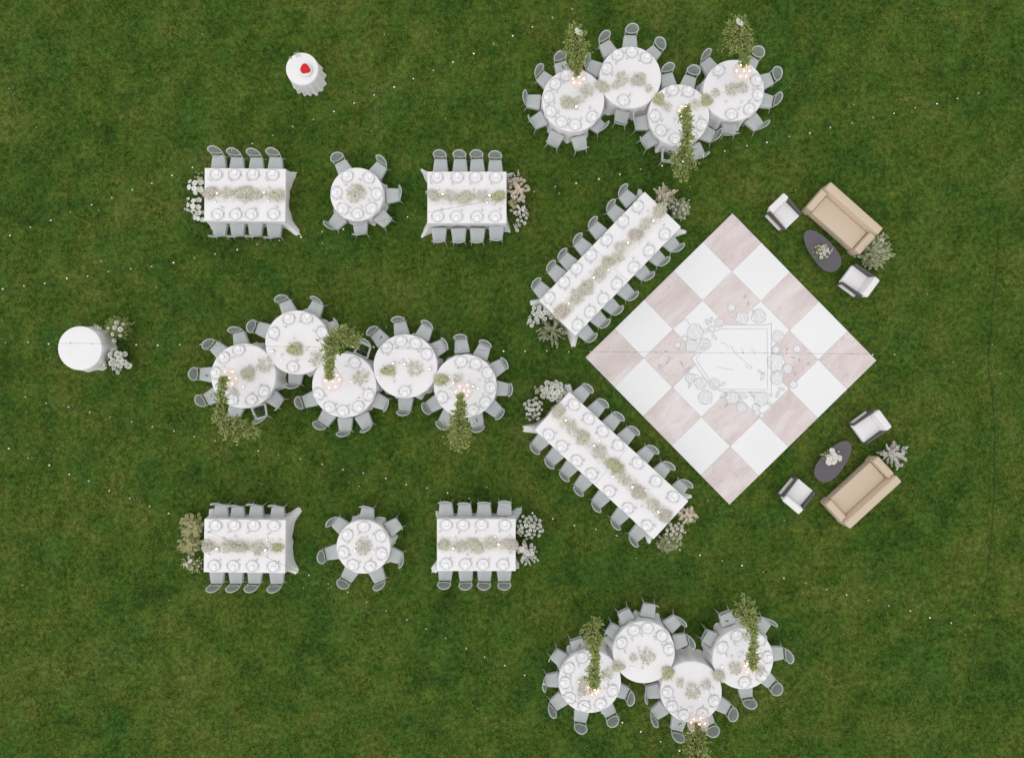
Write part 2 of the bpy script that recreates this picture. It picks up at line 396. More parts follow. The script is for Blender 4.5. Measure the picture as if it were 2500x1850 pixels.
ROSES = [(500,470,105),(460,640,80),(625,620,75),(805,350,62),(710,430,42),(1095,290,82),(1300,270,92),(960,160,50),(1540,525,78),(1520,850,112),
 (1665,930,62),(1530,1050,82),(1520,690,50),(1740,1125,50),(1785,680,50),(440,1050,62),(570,1110,78),(740,1120,72),(630,1290,92),(970,1290,85),
 (1085,1420,66),(1330,1310,92),(1270,1420,50),(1340,1520,36),(280,630,40),(370,550,40)]
for ri, (cx, cy, r) in enumerate(ROSES):
    rg = random.Random(ri * 13 + 5); zz = FZ + 0.0022 + 0.0003 * (ri % 6)
    outl = []
    npet = rg.choice((5, 6, 7)); ph = rg.random() * 6
    for k in range(48):
        a = 2 * math.pi * k / 48
        rr = r * (0.90 + 0.10 * abs(math.sin(npet * (a + ph) / 2)) + 0.03 * math.sin(3 * a + ri))
        outl.append((cx + rr * math.cos(a), cy + rr * math.sin(a)))
    fb = MB(); P = [fl(x, y, zz) for x, y in outl]; fb.add(P[::-1], [tuple(range(len(P)))])
    ro = obj('rose_print', fb, 'print_fill', cp)
    lb = MB(); stroke(lb, outl, LW, FZ + 0.0045, True)
    lw_ = LW * min(1, 0.35 + r / 130)
    for ring in ((0.74, 0.52, 0.32) if r > 58 else (0.62,)):
        m_ = max(2, int(npet * ring + 1)); p0 = rg.random() * 6
        for k in range(m_):
            a0 = p0 + 2 * math.pi * k / m_; pts = []
            for q in range(9):
                a = a0 + (q / 8) * (2 * math.pi / m_ * 0.86)
                rr = r * ring * (0.92 + 0.22 * math.sin(math.pi * q / 8) * rg.uniform(0.6, 1.2) * (1 if q not in (0, 8) else 0.4))
                pts.append((cx + rr * math.cos(a), cy + rr * math.sin(a)))
            stroke(lb, pts, lw_ * 0.75, FZ + 0.0045)
    stroke(lb, [(cx + r * 0.04 * q * math.cos(q * 0.9 + ri), cy + r * 0.04 * q * math.sin(q * 0.9 + ri)) for q in range(6)], LW * 0.75, FZ + 0.0045)
    lb_o = lb.mesh('rose_outline')
    # outline joined into the same print piece
    bm = bmesh.new(); bm.from_mesh(ro.data); nf = len(bm.faces); bm.from_mesh(lb_o); bm.to_mesh(ro.data); 
    ro.data.materials.append(MAT['print'])
    for i_, pl in enumerate(ro.data.polygons): pl.material_index = 0 if i_ < nf else 1
    bm.free()
def leafprint(x, y, a, L):
    ca, sa = math.cos(a), math.sin(a); pts = []
    for q in range(13):
        t = q / 12 * 2 * math.pi; u = math.cos(t); v = math.sin(t) * 0.42 * (1 - 0.35 * u)
        pts.append((x + L * (ca * u - sa * v), y + L * (sa * u + ca * v)))
    b = MB(); stroke(b, pts, LW * 0.8); stroke(b, [(x - L * ca * 0.9, y - L * sa * 0.9), (x + L * ca * 0.6, y + L * sa * 0.6)], LW * 0.6)
    obj('leaf_print', b, 'print', cp)
for x, y, a, L in [(650,345,1.2,42),(700,320,1.8,40),(745,530,0.9,45),(850,1120,-0.6,42),(430,1140,1.9,35),(1320,965,0.6,38),(1350,1035,2.0,48),(1590,1185,0.3,42),
                   (1540,1250,2.0,45),(1445,1375,0.5,42),(330,860,1.0,28),(420,930,-0.8,30),(1215,1255,1.0,40),(1245,215,0.9,30),(640,450,-0.6,50),(860,1260,-0.7,55),(1110,1275,0.2,55),(900,1385,2.3,35)]:
    leafprint(x, y, a, L)
for i, (x, y) in enumerate([(135,710),(175,800),(150,850),(50,890),(1660,680),(1740,790),(1815,820),(1930,865),(1760,990),(1130,20),(290,680),(1170,110)]):
    leafprint(x, y, i * 1.3, 22)
for s_ in ([(300, 350), (390, 305), (425, 380)], [(345, 880), (370, 950), (440, 990), (540, 1010)], [(1300, 1460), (1320, 1490), (1310, 1540)], [(1395, 960), (1330, 1000)]):
    b = MB(); stroke(b, spline(s_), LW * 0.8); obj('tendril_print', b, 'print', cp)

# ---------------------------------------------------------------- tables
TABLES = {}
def cl_round(r, seed, chairs, flare=0.10, amp=0.05, folds=17):
    """cloth over a round table: flat top, floor-length skirt with folds pushed in by the chairs (angle, distance)"""
    g = random.Random(seed); n = 144; ph = [g.random() * 6.28 for _ in range(4)]
    top = [(r * 0.5, TH), (r * 0.965, TH), (r * 0.99, TH - 0.003), (r, TH - 0.012)]
    rows = [[(rr * math.cos(2 * math.pi * k / n), rr * math.sin(2 * math.pi * k / n), z) for k in range(n)] for rr, z in top]
    for i in range(1, 9):
        t = i / 8; row = []
        for k in range(n):
            a = 2 * math.pi * k / n
            wv = math.sin(folds * a + ph[0] + 1.3 * math.sin(2 * a + ph[1])) * 0.7 + 0.5 * math.sin((folds - 5) * a + ph[2]) * 0.6 + 0.3 * math.sin(3 * a + ph[3])
            rad = r + flare * (0.45 * t + 0.75 * t ** 4) + amp * t * wv
            z = (TH - 0.012) * (1 - t) + 0.006
            for ca, dist in chairs:
                d = (a - ca + math.pi) % (2 * math.pi) - math.pi
                w = math.exp(-(d * r / 0.24) ** 4)
                lim = max(dist - 0.012, r - 0.22)
                if z < 0.50 and rad > lim: rad = rad * (1 - w) + lim * w
            row.append((rad * math.cos(a), rad * math.sin(a), z))
        rows.append(row)
    mb = MB(); b = mb.add([p for rw in rows for p in rw] + [(0, 0, TH)], [])
    for i in range(len(rows) - 1):
        for k in range(n): mb.f.append((i * n + k, (i + 1) * n + k, (i + 1) * n + (k + 1) % n, i * n + (k + 1) % n))
    c = len(mb.v) - 1
    for k in range(n): mb.f.append((c, k, (k + 1) % n))
    return mb.mesh('tablecloth', True)
def cl_rect(L, Wd, seed, corner=(0.2, 0.2, 0.2, 0.2), flare=0.015, amp=0.018, endin=0.0):
    """cloth over a rectangular table; corner = how far the cloth flares at (+x+y), (-x+y), (-x-y), (+x-y)"""
    g = random.Random(seed); per = []
    hx, hy = L / 2, Wd / 2; cr = 0.03
    cs = [(hx, hy), (-hx, hy), (-hx, -hy), (hx, -hy)]
    def edge(p, q, nrm, m):
        return [((p[0] + (q[0] - p[0]) * i / m, p[1] + (q[1] - p[1]) * i / m), nrm) for i in range(m)]
    per += edge((hx, -hy), (hx, hy), (1, 0), 40) + edge((hx, hy), (-hx, hy), (0, 1), 70) + edge((-hx, hy), (-hx, -hy), (-1, 0), 40) + edge((-hx, -hy), (hx, -hy), (0, -1), 70)
    n = len(per); ph = [g.random() * 6.28 for _ in range(4)]
    def off(k, t):
        (x, y), (nx, ny) = per[k]
        s = k / n * 2 * math.pi
        wv = math.sin(19 * s + ph[0] + math.sin(3 * s + ph[1])) * 0.6 + 0.5 * math.sin(11 * s + ph[2]) + 0.3 * math.sin(31 * s + ph[3])
        o = flare * t + amp * t * wv - (endin * t * (1 - (y / hy) ** 2) if abs(nx) > .5 else 0)
        ox, oy = nx * o, ny * o
        for (cx, cy), A in zip(cs, corner):
            d = math.hypot(x - cx, y - cy); w = 1 / (1 + (d / 0.19) ** 5)
            f = A * w * t ** 2.6 * 1.15
            tw = 0.85 + 0.13 * math.sin(d * 30 + ph[1])
            ox += (1 if cx > 0 else -1) * f * tw * 0.75; oy += (1 if cy > 0 else -1) * f * tw * 0.75
        return ox, oy
    rows = [[(p[0] * s_, p[1] * s_, z) for p, nr in per] for s_, z in ((0.5, TH), (0.985, TH), (0.997, TH - 0.003), (1.0, TH - 0.012))]
    for i in range(1, 9):
        t = i / 8; z = (TH - 0.012) * (1 - t) + 0.006
        rows.append([(per[k][0][0] + off(k, t)[0], per[k][0][1] + off(k, t)[1], z) for k in range(n)])
    mb = MB(); mb.add([p for rw in rows for p in rw] + [(0, 0, TH)], [])
    for i in range(len(rows) - 1):
        for k in range(n): mb.f.append((i * n + k, i * n + (k + 1) % n, (i + 1) * n + (k + 1) % n, (i + 1) * n + k))
    c = len(mb.v) - 1
    for k in range(n): mb.f.append((c, (k + 1) % n, k))
    return mb.mesh('tablecloth', True)

# key: name in labels
TN = {'T1': 'top-left rectangular table', 'T2': 'top-centre rectangular table', 'T3': 'bottom-left rectangular table', 'T4': 'bottom-centre rectangular table',
      'A': 'upper small round table', 'B': 'lower small round table', 'U': 'upper long diagonal table', 'D': 'lower long diagonal table',
      'N1': 'leftmost round table of top cluster', 'N2': 'second-from-left round table of top cluster', 'N3': 'third-from-left round table of top cluster', 'N4': 'rightmost round table of top cluster',
      'C1': 'leftmost round table of middle cluster', 'C2': 'second-from-left round table of middle cluster', 'C3': 'centre round table of middle cluster', 'C4': 'fourth-from-left round table of middle cluster', 'C5': 'rightmost round table of middle cluster',
      'S1': 'leftmost round table of bottom cluster', 'S2': 'second-from-left round table of bottom cluster', 'S3': 'third-from-left round table of bottom cluster', 'S4': 'rightmost round table of bottom cluster'}
# round tables: region, centre, radius (photo measure), chairs (region, back-edge middle), plates (region, x, y)
ROUND = {
 'A': ('R2', 705, 852, 410, [('R2',440,345),('R2',1095,390),('R2',1365,860),('R2',1185,1300),('R2',760,1465),('R2',325,1345)],
       [('R2',560,578),('R2',893,600),('R2',392,832),('R2',1015,853),('R2',490,1083),('R2',937,1073),('R2',717,1157)]),
 'B': ('R17', 898, 822, 400, [('R17',958,240),('R17',1430,470),('R17',1460,1000),('R17',1145,1345),('R17',640,1320),('R17',335,940),('R17',465,445)],
       [('R17',908,523),('R17',663,645),('R17',1163,660),('R17',605,900),('R17',1173,923),('R17',747,1092),('R17',1003,1115)]),
 'N1': ('R5', 640, 942, 348, [('R5',270,655),('R5',495,510),('R5',120,945),('R5',185,1195),('R5',400,1440),('R5',730,1490),('R5',960,1255)],
       [('R5',438,763),('R5',365,910),('R5',388,1068),('R5',508,1187),('R5',660,1220),('R5',850,1127),('R5',560,668)]),
 'N2': ('R5', 1280, 685, 345, [('R5',808,545),('R5',985,290),('R5',1283,210),('R6',185,325),('R5',1170,1200)],
       [('R5',1137,437),('R5',1295,405),('R5',1455,470),('R5',1017,590),('R5',1202,945)]),
 'N3': ('R6', 403, 995, 307, [('R5',1335,1200),('R5',1430,1430),('R6',280,575),('R6',525,600),('R6',290,1465),('R6',620,1415),('R6',755,1215)],
       [('R6',338,750),('R6',495,762),('R6',160,1008),('R6',220,1155),('R6',362,1237),('R6',630,1100),('R6',530,1225)]),
 'N4': ('R6', 957, 746, 306, [('R6',665,440),('R6',1165,415),('R6',1345,620),('R6',1350,860),('R6',1215,1115),('R6',915,1190)],
       [('R6',805,550),('R6',1180,650),('R6',1200,797),('R6',1110,938),('R6',932,990)]),
 'C1': ('R7', 594, 898, 325, [('R7',545,458),('R7',290,590),('R7',150,880),('R7',215,1140),('R7',480,1325),('R7',775,1325),('R7',965,1180)],
       [('R7',400,715),('R7',550,637),('R7',320,870),('R7',485,1135),('R7',680,1140),('R7',805,1055)]),
 'C2': ('R7', 1137, 561, 322, [('R7',725,410),('R7',1010,145),('R7',1345,160),('R7',1540,395),('R7',1105,980)],
       [('R7',1055,325),('R7',1235,317),('R7',905,465),('R7',1390,460),('R7',1097,808)]),
 'C3': ('P', 840, 940.7, 78, [('R7',1200,1165),('R7',1390,1380),('R7',1615,1455),('R8',200,1310),('R8',400,1080),('R8',185,430)],
       [('R7',1355,1080),('R7',1465,1213),('R7',1600,1250),('R8',70,632),('R8',217,972),('R8',108,1098)]),
 'C4': ('R8', 606, 668, 338, [('R8',280,315),('R8',545,200),('R8',840,245),('R8',1015,440),('R8',600,1140)],
       [('R8',412,472),('R8',560,405),('R8',717,428),('R8',835,540),('R8',602,938)]),
 'C5': ('R8', 1243, 878, 333, [('R8',1195,385),('R8',1455,450),('R8',1645,650),('R8',1700,915),('R8',1600,1165),('R8',1380,1310),('R8',1010,1280),('R8',850,1105)],
       [('R8',1200,622),('R8',1355,645),('R8',1480,740),('R8',1510,895),('R8',1455,1052),('R8',1325,1135),('R8',997,997)]),
 'S1': ('R14', 564, 900, 306, [('R14',205,630),('R14',425,480),('R14',135,895),('R14',205,1145),('R14',468,1300),('R14',775,1232),('R14',935,1025)],
       [('R14',490,662),('R14',358,765),('R14',320,908),('R14',368,1058),('R14',507,1140),('R14',668,1115),('R14',785,985)]),
 'S2': ('P', 1572.3, 1591.6, 75.5, [('R14',745,375),('R14',890,200),('R14',1155,140),('R15',385,290),('R15',475,490)],
       [('R14',875,517),('R14',997,393),('R14',1130,370),('R14',1272,448),('R15',293,580)]),
 'S3': ('R15', 516, 1000, 299, [('R15',75,1010),('R15',150,1235),('R15',370,1385),('R15',700,1330),('R15',885,1175)],
       [('R15',280,1002),('R15',325,1143),('R15',440,1225),('R15',620,1212),('R15',737,1088)]),
 'S4': ('R15', 1025, 676, 298, [('R15',640,440),('R15',845,220),('R15',1260,300),('R15',1425,625),('R15',1315,925),('R15',1065,1060)],
       [('R15',960,448),('R15',820,562),('R15',1185,490),('R15',1265,657),('R15',1205,840),('R15',1037,905)]),
}
RECT = {  # region, corners TL TR BR BL, [top-side chairs], [bottom-side chairs], plates top, plates bottom, corner flares (+x+y, -x+y, -x-y, +x-y)
 'T1': ('R1', [(440,505),(1545,515),(1545,1235),(440,1220)], [(630,325),(880,352),(1145,357),(1405,350)], [(640,1425),(885,1425),(1130,1425),(1385,1440)],
        [(605,595),(857,592),(1108,592),(1375,600)], [(625,1138),(870,1138),(1085,1135),(1388,1135)], (0.16, 0.05, 0.12, 0.34)),
 'T2': ('R3', [(345,545),(1408,548),(1415,1240),(352,1240)], [(525,372),(788,372),(1018,372),(1262,385)], [(505,1480),(770,1485),(1020,1485),(1275,1455)],
        [(478,625),(752,625),(998,625),(1268,627)], [(488,1150),(740,1152),(1015,1155),(1260,1152)], (0.22, 0.34, 0.32, 0.14)),
 'T3': ('R16', [(445,370),(1555,385),(1535,1110),(425,1095)], [(665,180),(890,205),(1145,190),(1435,205)], [(605,1255),(865,1255),(1120,1255),(1420,1260)],
        [(597,460),(850,462),(1118,460),(1392,463)], [(577,1003),(838,1010),(1097,1010),(1382,1020)], (0.32, 0.22, 0.05, 0.26)),
 'T4': ('R18', [(283,450),(1418,450),(1400,1200),(268,1200)], [(405,225),(675,240),(955,230),(1250,215)], [(395,1340),(690,1350),(960,1350),(1245,1350)],
        [(410,535),(655,540),(920,535),(1257,540)], [(410,1093),(687,1100),(940,1103),(1228,1107)], (0.26, 0.14, 0.34, 0.16)),
 'U': ('R9', [(215,1130),(1210,105),(1545,440),(560,1455)], [(195,985),(335,822),(440,712),(580,572),(720,420),(890,260),(1000,120)][::1],
       [(695,1470),(815,1340),(935,1220),(1075,1085),(1225,900),(1365,765),(1500,635)],
       [(310,1103),(450,957),(567,830),(700,705),(848,563),(1003,387),(1140,248)], [(577,1358),(693,1235),(817,1113),(945,975),(1102,818),(1247,663),(1393,507)], (0.24, 0.24, 0.28, 0.30)),
 'D': ('R10', [(450,195),(1445,1110),(1160,1435),(155,515)], [(588,170),(715,295),(845,405),(970,522),(1130,680),(1265,815),(1412,965)],
       [(165,662),(285,780),(408,885),(525,1005),(675,1140),(835,1285),(985,1425)],
       [(485,302),(610,420),(728,525),(858,643),(1020,792),(1175,943),(1320,1075)], [(272,553),(383,650),(508,772),(632,882),(783,1027),(938,1170),(1098,1315)], (0.24, 0.24, 0.34, 0.26)),
}
SZ, SD = 0.47, 0.40      # seat height and depth
CHAIRS = []   # (world seat centre, facing angle, label tail, table key, flags)
PLATES = []   # (world position, direction towards the guest, label tail, key)
CLOCK = ['twelve', 'one', 'two', 'three', 'four', 'five', 'six', 'seven', 'eight', 'nine', 'ten', 'eleven']
def clock(d):
    a = (math.degrees(math.atan2(d.x, d.y)) / 30.0) % 12
    return a
def clock_labels(vals):
    """distinct clock positions for a list of angles in hours"""
    used = {}; out = [None] * len(vals)
    for i in sorted(range(len(vals)), key=lambda i: abs(vals[i] - round(vals[i]))):
        h = int(round(vals[i])) % 12
        nm = CLOCK[h] + " o'clock"
        if nm in used:
            h2 = int(math.floor(vals[i])) % 12; nm = 'half past ' + CLOCK[h2]
        used[nm] = 1; out[i] = nm
    return out
BARE = {('N3', 4), ('C1', 5), ('C3', 5)}          # chairs without their seat cushion
STRAP = {('N1', 1), ('C4', 0), ('C5', 5), ('S1', 1), ('S3', 2), ('S4', 1), ('C1', 2)}
leg_mesh = {}
def table_legs(t, pts):
    for x, y in pts:
        b = MB(); b.tube([(0, 0, 0), (0, 0, TH - 0.03)], 0.02, 8); obj('leg', b, 'metal', t, (x, y, 0))
for key, (rg_, cx, cy, r, chs, pls) in ROUND.items():
    c = Z(rg_, cx, cy, TH); rw = zlen(rg_, r, TH)
    cc = []
    for i, (r2, x, y) in enumerate(chs):
        b = Z(r2, x, y, SZ); d = Vector((c.x - b.x, c.y - b.y)); dist = d.length; d.normalize()
        ctr = Vector((b.x, b.y)) + d * (SD / 2)
        cc.append((ctr, math.atan2(d.y, d.x) - math.pi / 2, dist - SD))
    names = clock_labels([clock(Vector((p[0].x - c.x, p[0].y - c.y))) for p in cc])
    for i, ((ctr, fa, df), nm) in enumerate(zip(cc, names)):
        CHAIRS.append((ctr, fa + rnd.uniform(-0.05, 0.05), nm, key, (key, i)))
    t = thing('round_dining_table', 'white-clothed ' + TN[key] if key not in 'AB' else 'white-clothed ' + TN[key] + ' between two rectangular tables', 'table', (c.x, c.y, 0), 0, 'round dining tables')
    obj('tablecloth', cl_round(rw, hash(key) % 1000 if False else sum(map(ord, key)) * 7, [(math.atan2(p[0].y - c.y, p[0].x - c.x), p[2]) for p in cc],
        0.11 if key[0] == 'S' else 0.08, 0.05), 'cloth', t)
    b = MB(); b.lathe([(rw - 0.02, TH - 0.03), (rw - 0.02, TH - 0.006)], 48); obj('tabletop', b, 'wood', t)
    table_legs(t, [(rw * 0.5 * sx, rw * 0.5 * sy) for sx in (-1, 1) for sy in (-1, 1)])
    TABLES[key] = (c, rw, t)
    pp = [Z(r2, x, y, TH) for r2, x, y in pls]
    names = clock_labels([clock(Vector((p.x - c.x, p.y - c.y))) for p in pp])
    for p, nm in zip(pp, names):
        d = Vector((p.x - c.x, p.y - c.y)).normalized()
        PLATES.append((Vector((p.x, p.y)), d, 'at ' + nm + ' on', key))
ORD = ['first', 'second', 'third', 'fourth', 'fifth', 'sixth', 'seventh']
for key, (rg_, cor, top, bot, pt, pb, flares) in RECT.items():
    q = [Z(rg_, x, y, TH) for x, y in cor]; c = sum(q, Vector()) / 4
    u = ((q[1] - q[0]) + (q[2] - q[3])).normalized(); a = math.atan2(u.y, u.x); v = Vector((-u.y, u.x, 0))
    L = ((q[1] - q[0]).length + (q[2] - q[3]).length) / 2; Wd = ((q[3] - q[0]).length + (q[2] - q[1]).length) / 2
    long_ = key in 'UD'
    t = thing('long_dining_table' if long_ else 'rectangular_dining_table', ('white-clothed ' + TN[key] + ' beside the dance floor') if long_ else ('white-clothed ' + TN[key] + ' set for eight'), 'table', (c.x, c.y, 0), a, 'rectangular dining tables')
    if long_:
        for sgn in (-1, 1):      # two tables in a row, each with its own cloth; a seam shows between them
            fl_ = (flares[0], 0.0, 0.0, flares[3]) if sgn > 0 else (0.0, flares[1], flares[2], 0.0)
            obj('tablecloth', cl_rect(L / 2 - 0.004, Wd, ord(key) + sgn, fl_, 0.012, 0.014), 'cloth', t, (sgn * L / 4, 0, 0.0))
            b = MB(); b.box(0, 0, TH - 0.02, L / 2 - 0.04, Wd - 0.03, 0.03); obj('tabletop', b, 'wood', t, (sgn * L / 4, 0, -0.004))
    else:
        obj('tablecloth', cl_rect(L, Wd, sum(map(ord, key)), flares, endin=0.13 if key == 'T1' else 0.02), 'cloth', t)
        b = MB(); b.box(0, 0, TH - 0.02, L - 0.04, Wd - 0.04, 0.03); obj('tabletop', b, 'wood', t, (0, 0, -0.004))
    table_legs(t, [((L / 2 - 0.2) * sx, (Wd / 2 - 0.2) * sy) for sx in (-1, 1) for sy in (-1, 1)])
    TABLES[key] = (c, L, t)
    sides = (('upper', top, pt, -1), ('lower', bot, pb, 1))
    for sname, ch, pl, sg in sides:
        face = a - math.pi / 2 if sg < 0 else a + math.pi / 2
        fd = Vector((math.cos(face), math.sin(face)))
        idx = sorted(range(len(ch)), key=lambda i: ch[i][0])
        n = len(ch)
        for rank, i in enumerate(idx):
            b = Z(rg_, ch[i][0], ch[i][1], SZ)
            nm = ('leftmost' if rank == 0 else 'rightmost' if rank == n - 1 else ORD[rank] + '-from-left') + ' on ' + sname + ' side'
            CHAIRS.append((Vector((b.x, b.y)) + fd * (SD / 2), face - math.pi / 2 + rnd.uniform(-0.04, 0.04), nm, key, (key, sname, i)))
        idx = sorted(range(len(pl)), key=lambda i: pl[i][0])
        for rank, i in enumerate(idx):
            p = Z(rg_, pl[i][0], pl[i][1], TH)
            nm = ('leftmost' if rank == 0 else 'rightmost' if rank == n - 1 else ORD[rank] + '-from-left') + ' on ' + sname + ' side of'
            PLATES.append((Vector((p.x, p.y)), -fd, nm, key))
    # gauze runner along the middle
    b = MB(); m_ = 40; hw = 0.21 if not long_ else 0.19
    g = random.Random(ord(key[-1])); vs = []
    for i in range(m_ + 1):
        x = -L / 2 + 0.02 + (L - 0.04) * i / m_
        vs += [(x, hw + g.uniform(-.05, .05), TH + 0.0045 + g.uniform(0, .004)), (x, 0.02 * math.sin(i), TH + 0.008), (x, -hw + g.uniform(-.05, .05), TH + 0.0045 + g.uniform(0, .004))]
    b.add(vs, [f for i in range(m_) for f in ((3 * i, 3 * i + 1, 3 * i + 4, 3 * i + 3), (3 * i + 1, 3 * i + 2, 3 * i + 5, 3 * i + 4))])
    gb = MB(); gg = random.Random(ord(key[-1]) * 3)
    for i in range(int(210 * L)):
        x = gg.uniform(-L / 2 + 0.08, L / 2 - 0.05); y = gg.gauss(0, 0.085) + 0.03 * math.sin(x * 5); hgt = 0.015 + 0.055 * gg.random() * math.exp(-(y / .09) ** 2)
        sz = gg.uniform(.006, .016); nrm = Vector((gg.uniform(-.6, .6), gg.uniform(-.6, .6), 1)).normalized(); aa = nrm.orthogonal().normalized() * sz
        gb.tint = gg.uniform(0.2, 1.0); gb.quad(Vector((x, y, TH + 0.014 + hgt)), aa, nrm.cross(aa))
    for i in range(int(26 * L)):
        x = gg.uniform(-L / 2 + 0.1, L / 2 - 0.1); an = gg.choice((0, math.pi)) + gg.uniform(-.9, .9); gb.tint = 0.0
        gb.leaf((x, gg.uniform(-.05, .05), TH + 0.02), (math.cos(an), math.sin(an), .25), (0, 0, 1), gg.uniform(.06, .13), .012)
    gm = gb.mesh('floret_garland'); 
    go_ = obj('floret_garland', gm, 'white_bloom', None, (c.x, c.y, 0), (0, 0, a)); go_['kind'] = 'stuff'
    tag(go_, 'airy cream floret garland along the runner of ' + TN[key], 'garland', 'floret garlands on runners')
    tag(obj('table_runner', b.mesh('table_runner', True), 'gauze', None, (c.x, c.y, 0), (0, 0, a)), 'crinkled gauze runner down the middle of ' + TN[key], 'table runner', 'gauze table runners')

# ---------------------------------------------------------------- dining chairs
def trap(wf, wb, d, n=6, cr=0.05):
    """rounded trapezoid outline, front at +y"""
    cs = [(wf / 2, d / 2), (-wf / 2, d / 2), (-wb / 2, -d / 2), (wb / 2, -d / 2)]
    out = []
    for i, (x, y) in enumerate(cs):
        sx, sy = (1 if x > 0 else -1), (1 if y > 0 else -1)
        a0 = {(1, 1): 0, (-1, 1): 90, (-1, -1): 180, (1, -1): 270}[(sx, sy)]
        for k in range(n):
            a = math.radians(a0 + 90 * k / (n - 1)); out.append((x - sx * cr + cr * math.cos(a), y - sy * cr + cr * math.sin(a)))
    return out
def ring_at(o, z, s=0.0):
    cx = sum(p[0] for p in o) / len(o); cy = sum(p[1] for p in o) / len(o)
    r = []
    for x, y in o:
        l = math.hypot(x - cx, y - cy); k = (l - s) / l
        r.append((cx + (x - cx) * k, cy + (y - cy) * k, z))
    return r
CM = {}
o_ = trap(0.445, 0.365, SD)
b = MB(); b.rings([ring_at(o_, 0.405, 0.006), ring_at(o_, 0.445, 0.002), ring_at(o_, 0.462, 0.010), ring_at(o_, SZ, 0.035), ring_at(o_, SZ + 0.007, 0.10)]); CM['seat'] = b.mesh('seat', True)
b = MB(); b.rings([ring_at(o_, 0.350, 0.02), ring_at(o_, 0.355, -0.008), ring_at(o_, 0.400, -0.010), ring_at(o_, 0.404, 0.01)]); CM['seat_frame'] = b.mesh('seat_frame')
# bare seat frame: open ring and dark webbing
b = MB(); vs = ring_at(o_, 0.404, 0.06) + ring_at(o_, 0.404, -0.010) + ring_at(o_, 0.355, -0.010) + ring_at(o_, 0.355, 0.06); n_ = len(o_)
b.add(vs, [(i * n_ + k, i * n_ + (k + 1) % n_, ((i + 1) % 4) * n_ + (k + 1) % n_, ((i + 1) % 4) * n_ + k) for i in range(4) for k in range(n_)]); CM['open_frame'] = b.mesh('seat_frame')
b = MB(); b.box(0.03, 0, 0.385, 0.05, 0.36, 0.006); b.box(-0.03, 0.03, 0.393, 0.33, 0.05, 0.006); b.tube([(0.02, -0.12, 0.40), (-0.05, -0.02, 0.41), (0.06, 0.05, 0.41), (-0.02, 0.12, 0.40)], 0.016, 6); CM['webbing'] = b.mesh('webbing')
TILT = math.radians(13); BY, BZ = -0.190, 0.492; BA, BB = 0.205, 0.225
def bp(u, v):       # point on the oval back: u across, v along its height from its lower edge (0..2*BB)
    dep = 0.035 * (1 - (u / BA) ** 2)
    return Vector((u, BY - dep - v * math.sin(TILT), BZ + v * math.cos(TILT)))
b = MB(); n_ = 36; m_ = 6; vs = []
for k in range(n_):
    a = 2 * math.pi * k / n_
    for j in range(m_):
        q = 2 * math.pi * j / m_; e = 0.024 * math.cos(q); th = 0.014 * math.sin(q)
        p = bp((BA - 0.022 + e) * math.cos(a), BB + (BB - 0.022 + e) * math.sin(a)); p.y += th
        vs.append(p)
b.add(vs, [(k * m_ + j, k * m_ + (j + 1) % m_, ((k + 1) % n_) * m_ + (j + 1) % m_, ((k + 1) % n_) * m_ + j) for k in range(n_) for j in range(m_)]); CM['back_frame'] = b.mesh('back_frame', True)
b = MB(); ra, rb = BA - 0.035, BB - 0.035; step = 0.021; hw = 0.0058
for sgn in (-1, 1):
    k = -20
    while k <= 20:
        c0 = k * step * 1.414; pts = []
        for i in range(41):
            u = -0.25 + 0.5 * i / 40; v = sgn * u + c0
            if (u / ra) ** 2 + (v / rb) ** 2 <= 1: pts.append((u, v))
        if len(pts) > 1:
            (u0, v0), (u1, v1) = pts[0], pts[-1]; dd = hw * 0.7071
            off_ = 0.002 * sgn
            seg = []
            for u, v, in ((u0, v0), ((u0 + u1) / 2, (v0 + v1) / 2), (u1, v1)):
                for s_ in (-1, 1):
                    p = bp(u + s_ * dd * -sgn, BB + v + s_ * dd); p.y += off_; seg.append(p)
            b.add(seg, [(0, 1, 3, 2), (2, 3, 5, 4)])
        k += 1
CM['cane_panel'] = b.mesh('cane_panel')
for nm, s_ in (('l', -1), ('r', 1)):
    b = MB(); b.tube([(s_ * 0.155, -0.175, 0.37), (s_ * 0.165, -0.200, 0.47), bp(s_ * 0.178, 0.13)], [0.015, 0.014, 0.013], 6); CM['post' + nm] = b.mesh('back_post', True)
    b = MB(); b.tube([(s_ * 0.150, -0.165, 0.38), (s_ * 0.168, -0.205, 0.24), (s_ * 0.205, -0.275, 0.0)], [0.019, 0.016, 0.011], 6); CM['rear' + nm] = b.mesh('leg', True)
    b = MB(); b.tube([(s_ * 0.178, 0.155, 0.38), (s_ * 0.180, 0.160, 0.20), (s_ * 0.182, 0.165, 0.0)], [0.021, 0.016, 0.010], 6); CM['front' + nm] = b.mesh('leg', True)
b = MB(); b.tube([(-0.02, 0.05, SZ + 0.012), (0.015, 0.02, SZ + 0.014), (0.0, -0.03, SZ + 0.013), (0.03, -0.05, SZ + 0.012)], [0.010, 0.014, 0.012, 0.006], 5); CM['strap'] = b.mesh('tie_strap')
